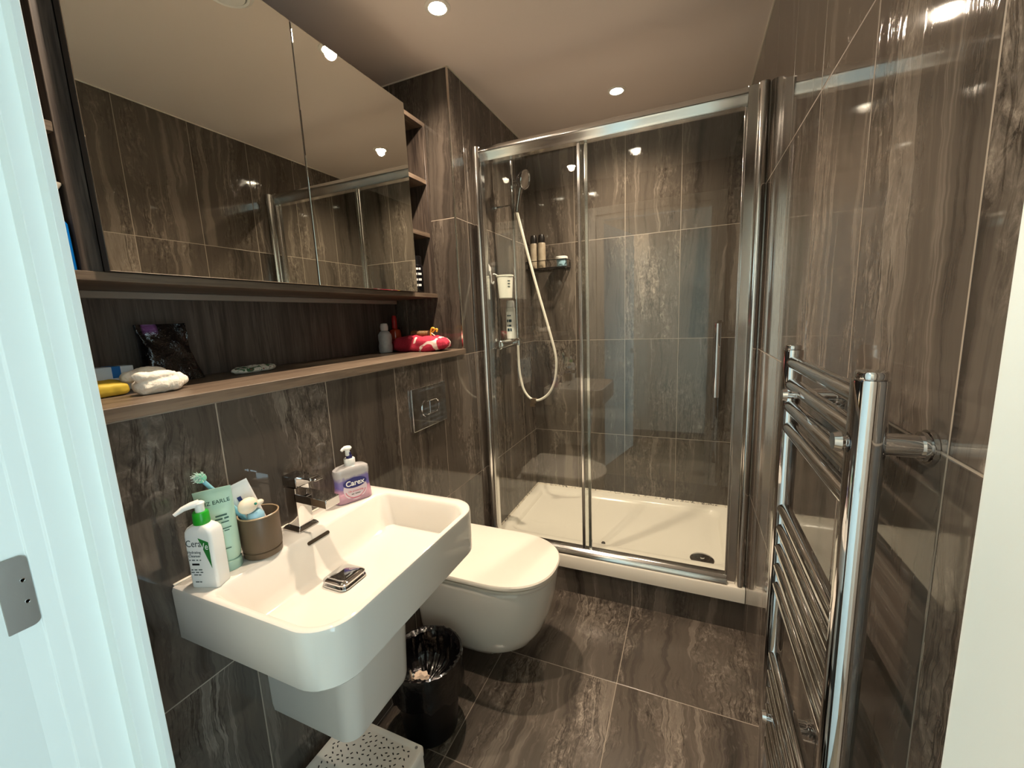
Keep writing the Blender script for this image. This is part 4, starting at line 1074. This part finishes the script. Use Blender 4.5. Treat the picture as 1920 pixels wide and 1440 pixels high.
# tall black bag
def bag_shape(q):
    t = (q.z + .075) / .15
    q.y *= 1.0 + .10 * (1 - t) ** 2; q.y += .012 * (1 - t) ** 2; q.x *= (1.25 - .75 * t)
    q.x += .006 * math.sin(q.y * 70 + t * 4) * t
    return q
def bag_mat():
    m = bpy.data.materials.new('glossy_black_bag'); m.use_nodes = True; k = NT(m); b = k.n['Principled BSDF']
    tc = k.n.new('ShaderNodeTexCoord'); sp = k.n.new('ShaderNodeSeparateXYZ'); k.l.new(tc.outputs['Object'], sp.inputs[0])
    f = k.math('MULTIPLY', k.maprange(sp.outputs[2], .122, .138), k.math('MULTIPLY', k.maprange(sp.outputs[1], -.046, -.040), k.maprange(sp.outputs[1], -.014, -.022)))
    k.l.new(k.mix(f, rgb(10, 9, 11), rgb(120, 74, 124)), b.inputs['Base Color'])
    b.inputs['Roughness'].default_value = .14; b.inputs['Coat Weight'].default_value = .4
    n = k.noise(tc.outputs['Object'], 22.0, 4, .6, 1.5)
    bmp = k.n.new('ShaderNodeBump'); bmp.inputs['Strength'].default_value = .8; bmp.inputs['Distance'].default_value = .012
    k.l.new(n, bmp.inputs['Height']); k.l.new(bmp.outputs[0], b.inputs['Normal']); return m
bm = bmesh.new(); rings = []
NB = 64
for j in range(17):
    t_ = j / 16; z = .001 + .150 * t_
    hw = .0575 + .004 * math.cos(t_ * 5); off = .016 * (1 - t_) ** 2.2
    th = .004 + .030 * (1 - t_) ** 0.6
    ring = []
    for i in range(NB):
        a = 2 * PI * i / NB; c_, s_ = math.cos(a), math.sin(a)
        yy = (hw + off * max(0, c_)) * math.copysign(abs(c_) ** .55, c_) + off * .35
        w_ = noise.noise(Vector((yy * 42, z * 26, s_ * 2))) * .010 + noise.noise(Vector((yy * 110, z * 60, 4))) * .003
        xx = th * math.copysign(abs(s_) ** .8, s_) + w_ * (.35 + .65 * t_) * (1 if j else .2)
        zz = z + (.004 * noise.noise(Vector((yy * 60, 0, 3))) if j == 16 else 0)
        ring.append((xx, yy, zz))
    rings.append(ring)
loft(bm, rings)
o = finish('plastic_bag', bm, bag_mat(), loc=(-.318, .288, Z)); tag(o, 'upright glossy black plastic bag standing on the ledge behind the cream headband', 'bag')
# small carton with blue band
t = empty('small_carton', 'small white carton with a blue band at the far left of the ledge', 'box', (-.280, .140, Z))
bm = bmesh.new(); box(bm, -.305, -.262, .075, .190, Z, Z + .056); part('box_body', bm, mat('carton_white', rgb(214, 226, 234), .5), t, bevel=.001)
bm = bmesh.new(); box(bm, -.3055, -.2615, .149, .165, Z + .030, Z + .0565); part('blue_band', bm, mat('carton_blue', rgb(30, 110, 185), .4), t, smooth=False)
bm = bmesh.new(); box(bm, -.2619, -.2613, .145, .185, Z + .018, Z + .0205); part('grey_print', bm, INK, t, smooth=False)
lumpy('yellow_pouch', (.045, .040, .016), (-.200, .100, Z), mat('yellow_cloth', rgb(206, 178, 60), .6), 'yellow pouch lying on the left end of the ledge in front of the carton', 'pouch', 9, .004, 30)
# cream plush headband: twisted rope of soft lobes
def fluff_mat(c0):
    return mat('plush_fleece', c0, 0.85, sss=.15, bump=(160, .6, .004))
def blob_rope(name, pts, rads, loc, m, label, cat, vox=.0028):
    bm = bmesh.new()
    for p, r in zip(pts, rads):
        rr_ = r if isinstance(r, tuple) else (r, r, r)
        s = bmesh.ops.create_icosphere(bm, subdivisions=3, radius=1)
        for v in s['verts']: v.co = Vector((v.co.x * rr_[0], v.co.y * rr_[1], v.co.z * rr_[2])) + Vector(p)
    o = finish(name, bm, m, loc=loc)
    md = o.modifiers.new('remesh', 'REMESH'); md.mode = 'VOXEL'; md.voxel_size = vox; md.use_smooth_shade = True
    md = o.modifiers.new('smooth', 'SMOOTH'); md.iterations = 3
    tx = bpy.data.textures.new(name + '_folds', 'CLOUDS'); tx.noise_scale = .020
    md = o.modifiers.new('folds', 'DISPLACE'); md.texture = tx; md.strength = .007; md.mid_level = .5
    tag(o, label, cat); return o
P, R_ = [], []
def rope(p, q, n_, r0, r1, bulge=0.0):
    p, q = Vector(p), Vector(q)
    for i in range(n_):
        t_ = i / (n_ - 1); v_ = p.lerp(q, t_) + Vector((0, 0, bulge * math.sin(PI * t_))); P.append((v_.x, v_.y * .74 - .006, v_.z * .94)); R_.append(tuple(a_ + (b_ - a_) * t_ for a_, b_ in zip(r0, r1)))
rope((.052, -.050, .042), (.040, .022, .040), 8, (.014, .015, .011), (.012, .012, .009))      # upper finger
rope((.040, -.040, .019), (.046, .030, .018), 6, (.024, .018, .018), (.018, .016, .016))      # lower puff
rope((.038, .040, .030), (.010, .056, .030), 4, (.013, .010, .015), (.012, .010, .014))       # knot bands
rope((.030, .052, .018), (.018, .078, .020), 4, (.016, .012, .016), (.011, .010, .012))
rope((-.034, -.028, .036), (-.028, .050, .040), 7, (.016, .015, .013), (.015, .014, .013), .006)
rope((-.028, .048, .022), (.004, .076, .024), 5, (.016, .014, .018), (.014, .012, .016))
blob_rope('fluffy_headband', P, R_, (-.152, .170, Z), fluff_mat(rgb(232, 226, 212)), 'cream plush twisted headband lying at the left end of the ledge', 'headband', .0024)
# leaf print cloth lying flat
def leaf_mat():
    m = bpy.data.materials.new('leaf_print'); m.use_nodes = True; k = NT(m); b = k.n['Principled BSDF']
    tc = k.n.new('ShaderNodeTexCoord'); n = k.noise(tc.outputs['Object'], 34.0, 2, .4, 1.6)
    n2 = k.noise(tc.outputs['Object'], 120.0, 3, .5, .5)
    c = k.mix(k.maprange(n, .56, .60), rgb(214, 212, 200), rgb(52, 96, 62)); c = k.mix(k.maprange(n2, .62, .66), c, rgb(120, 60, 60))
    k.l.new(c, b.inputs['Base Color']); b.inputs['Roughness'].default_value = .8; return m
lumpy('folded_headband', (.036, .070, .010), (-.262, .485, Z), leaf_mat(), 'flat white headband with green leaf print in the middle of the ledge', 'headband', 12, .004, 40, rotz=math.radians(14), n_exp=2.4)
# white bottle with rounded cap
def small_bottle(name, c, prof, capprof, bm_, cm_, label, cat='bottle'):
    t = empty(name, label, cat, c)
    b1 = bmesh.new(); lathe(b1, prof, c, 'z', 32); part('body', b1, bm_, t)
    b1 = bmesh.new(); lathe(b1, capprof, c, 'z', 28); part('cap', b1, cm_, t); return t
small_bottle('roll_on_bottle', (-.285, 1.110, Z), [(.026, 0), (.029, .003), (.030, .030), (.0275, .045), (.0295, .062), (.028, .080), (.020, .092), (.014, .096)],
             [(.0145, .0965), (.0165, .099), (.0175, .115), (.014, .127), (.003, .130)], mat('grey_white_bottle', rgb(200, 204, 206), .35, mottle=(60, rgb(150, 156, 164))), mat('cap_offwhite', rgb(200, 202, 204), .35), 'small white bottle with rounded cap standing left of the red towel')
small_bottle('amber_bottle', (-.332, 1.240, Z), [(.026, 0), (.028, .003), (.028, .080), (.024, .096), (.012, .102)], [(.0125, .1025), (.0130, .104), (.0115, .150), (.008, .162), (.002, .163)],
             mat('amber_body', rgb(190, 60, 26), .12, coat=.5), mat('dark_red_cap', rgb(170, 26, 30), .3), 'slim amber red bottle with tall red cap behind the red towel')
def towel_mat():
    m = bpy.data.materials.new('red_terry'); m.use_nodes = True; k = NT(m); b = k.n['Principled BSDF']
    tc = k.n.new('ShaderNodeTexCoord'); n = k.noise(tc.outputs['Object'], 15.0, 1, .3, 1.2); nf = k.noise(tc.outputs['Object'], 420.0, 3, .6)
    c = k.mix(k.maprange(n, .63, .65), k.ramp(nf, [(.35, rgb(158, 26, 52)), (.65, rgb(205, 52, 80))]), rgb(236, 214, 206))
    k.l.new(c, b.inputs['Base Color']); b.inputs['Roughness'].default_value = .9
    bmp = k.n.new('ShaderNodeBump'); bmp.inputs['Strength'].default_value = .6; bmp.inputs['Distance'].default_value = .003
    k.l.new(nf, bmp.inputs['Height']); k.l.new(bmp.outputs[0], b.inputs['Normal']); return m
def tw_shape(q):
    t_ = (q.x + .135) / .27
    q.z *= .80 + .35 * math.sin(PI * min(1, t_ * .9 + .1)); q.y *= .86 + .2 * t_
    q.z -= .007 * math.exp(-((q.y - .012 + q.x * .15) / .006) ** 2) * (1 if q.z > 0 else 0)
    q.z -= .006 * math.exp(-((q.x - .03 - q.y * .6) / .008) ** 2) * (1 if q.z > 0 else 0); return q
lumpy('red_towel', (.140, .064, .033), (-.155, 1.188, Z), towel_mat(), 'rolled red towel with white pattern at the right end of the ledge', 'towel', 21, .007, 24, shape=tw_shape, n_exp=3.2)
# brown ribbed roller with a yellow clip lying on the towel
ct_ = empty('hair_roller', 'brown ribbed hair roller lying on top of the red towel', 'hair roller', (-.150, 1.190, Z + .062))
bm = bmesh.new(); a0, a1 = Vector((-.196, 1.185, Z + .0770)), Vector((-.116, 1.200, Z + .0750))
pp, rd = [], []
for i in range(29):
    t_ = i / 28; pp.append(a0.lerp(a1, t_)); rd.append(.0142 if i % 2 else .0128)
tube(bm, pp, rd, 20); part('barrel', bm, mat('roller_brown', rgb(118, 84, 44), .5), ct_)
bm = bmesh.new(); tube(bm, [a1 + Vector((.0002, 0, 0)), a1 + Vector((.003, 0.0005, 0))], .0148, 20); part('end_ring', bm, mat('roller_dark', rgb(84, 56, 34), .5), ct_)
cp = empty('hair_clip', 'small yellow hair claw clip perched at the right end of the brown roller', 'hair clip', (-.095, 1.195, Z + .064))
bm = bmesh.new(); YEL = mat('yellow_clip', rgb(222, 176, 60), .35)
tube(bm, spline([(-.100, 1.194, Z + .062), (-.098, 1.192, Z + .085), (-.088, 1.190, Z + .100), (-.078, 1.192, Z + .096)], 6), [.0042] * 19, 10)
part('jaw', bm, YEL, cp)
bm = bmesh.new(); tube(bm, spline([(-.094, 1.198, Z + .080), (-.082, 1.200, Z + .092), (-.070, 1.200, Z + .094), (-.072, 1.198, Z + .082)], 6), [.0036] * 19, 10)
part('jaw', bm, YEL, cp)
bm = bmesh.new(); tube(bm, [(-.092, 1.186, Z + .078), (-.070, 1.180, Z + .066)], .0022, 8); part('spring_bar', bm, mat('cream_bar', rgb(236, 224, 196), .4), cp)

# ================================================================== THINGS IN THE OPEN CUBBIES
cz = CZ0 + .0183
t = empty('blue_bottle', 'blue bottle with white neck in the left open cubby of the mirrored cabinet', 'bottle', (-.190, .052, cz))
bm = bmesh.new(); loft(bm, [rrect(-.178, -.128, .012, .0755, cz, .008, 5), rrect(-.178, -.128, .012, .0745, cz + .085, .008, 5), rrect(-.175, -.131, .015, .071, cz + .092, .008, 5)])
part('body', bm, mat('strong_blue', rgb(14, 110, 190), .3), t)
bm = bmesh.new(); loft(bm, [rrect(-.173, -.133, .020, .068, cz + .0925, .010, 5), rrect(-.168, -.138, .028, .062, cz + .135, .008, 5)])
part('neck', bm, mat('pale_neck', rgb(190, 205, 212), .3), t)
t = empty('plastic_cup_stack', 'cream plastic stacked holder above the blue bottle in the left cubby', 'holder', (-.190, .045, cz + .136))
bm = bmesh.new()
loft(bm, [rrect(-.178, -.128, .015, .065, cz + .136, .01, 4), rrect(-.185, -.126, .005, .0772, cz + .155, .01, 4), rrect(-.185, -.126, .005, .0772, cz + .158, .01, 4), rrect(-.175, -.131, .015, .062, cz + .160, .01, 4),
          rrect(-.175, -.131, .015, .062, cz + .200, .01, 4), rrect(-.179, -.128, .010, .070, cz + .201, .01, 4), rrect(-.179, -.128, .010, .070, cz + .204, .01, 4), rrect(-.168, -.138, .025, .055, cz + .212, .01, 4)])
part('body', bm, mat('cream_holder', rgb(205, 196, 180), .4), t)
t = empty('black_tube_bottle', 'black bottle with white lettering in the bottom right cubby', 'bottle', (-.175, 1.218, cz))
c = (-.168, 1.222, cz)
bm = bmesh.new(); lathe(bm, [(.024, 0), (.026, .003), (.026, .115), (.022, .125)], c, 'z', 32); part('body', bm, mat('gloss_black', rgb(14, 14, 18), .2), t)
bm = bmesh.new(); lathe(bm, [(.0215, .1255), (.0215, .160), (.017, .163), (.003, .164)], c, 'z', 28); part('cap', bm, BLACK, t)
for z_, w_ in ((.106, .024), (.084, .030), (.060, .028), (.036, .022)):
    marks('side_print', w_, .009, WHITE_INK, t, on_cyl(c[0], c[1], cz + z_, .0262, math.radians(-45), upr=False), 2)
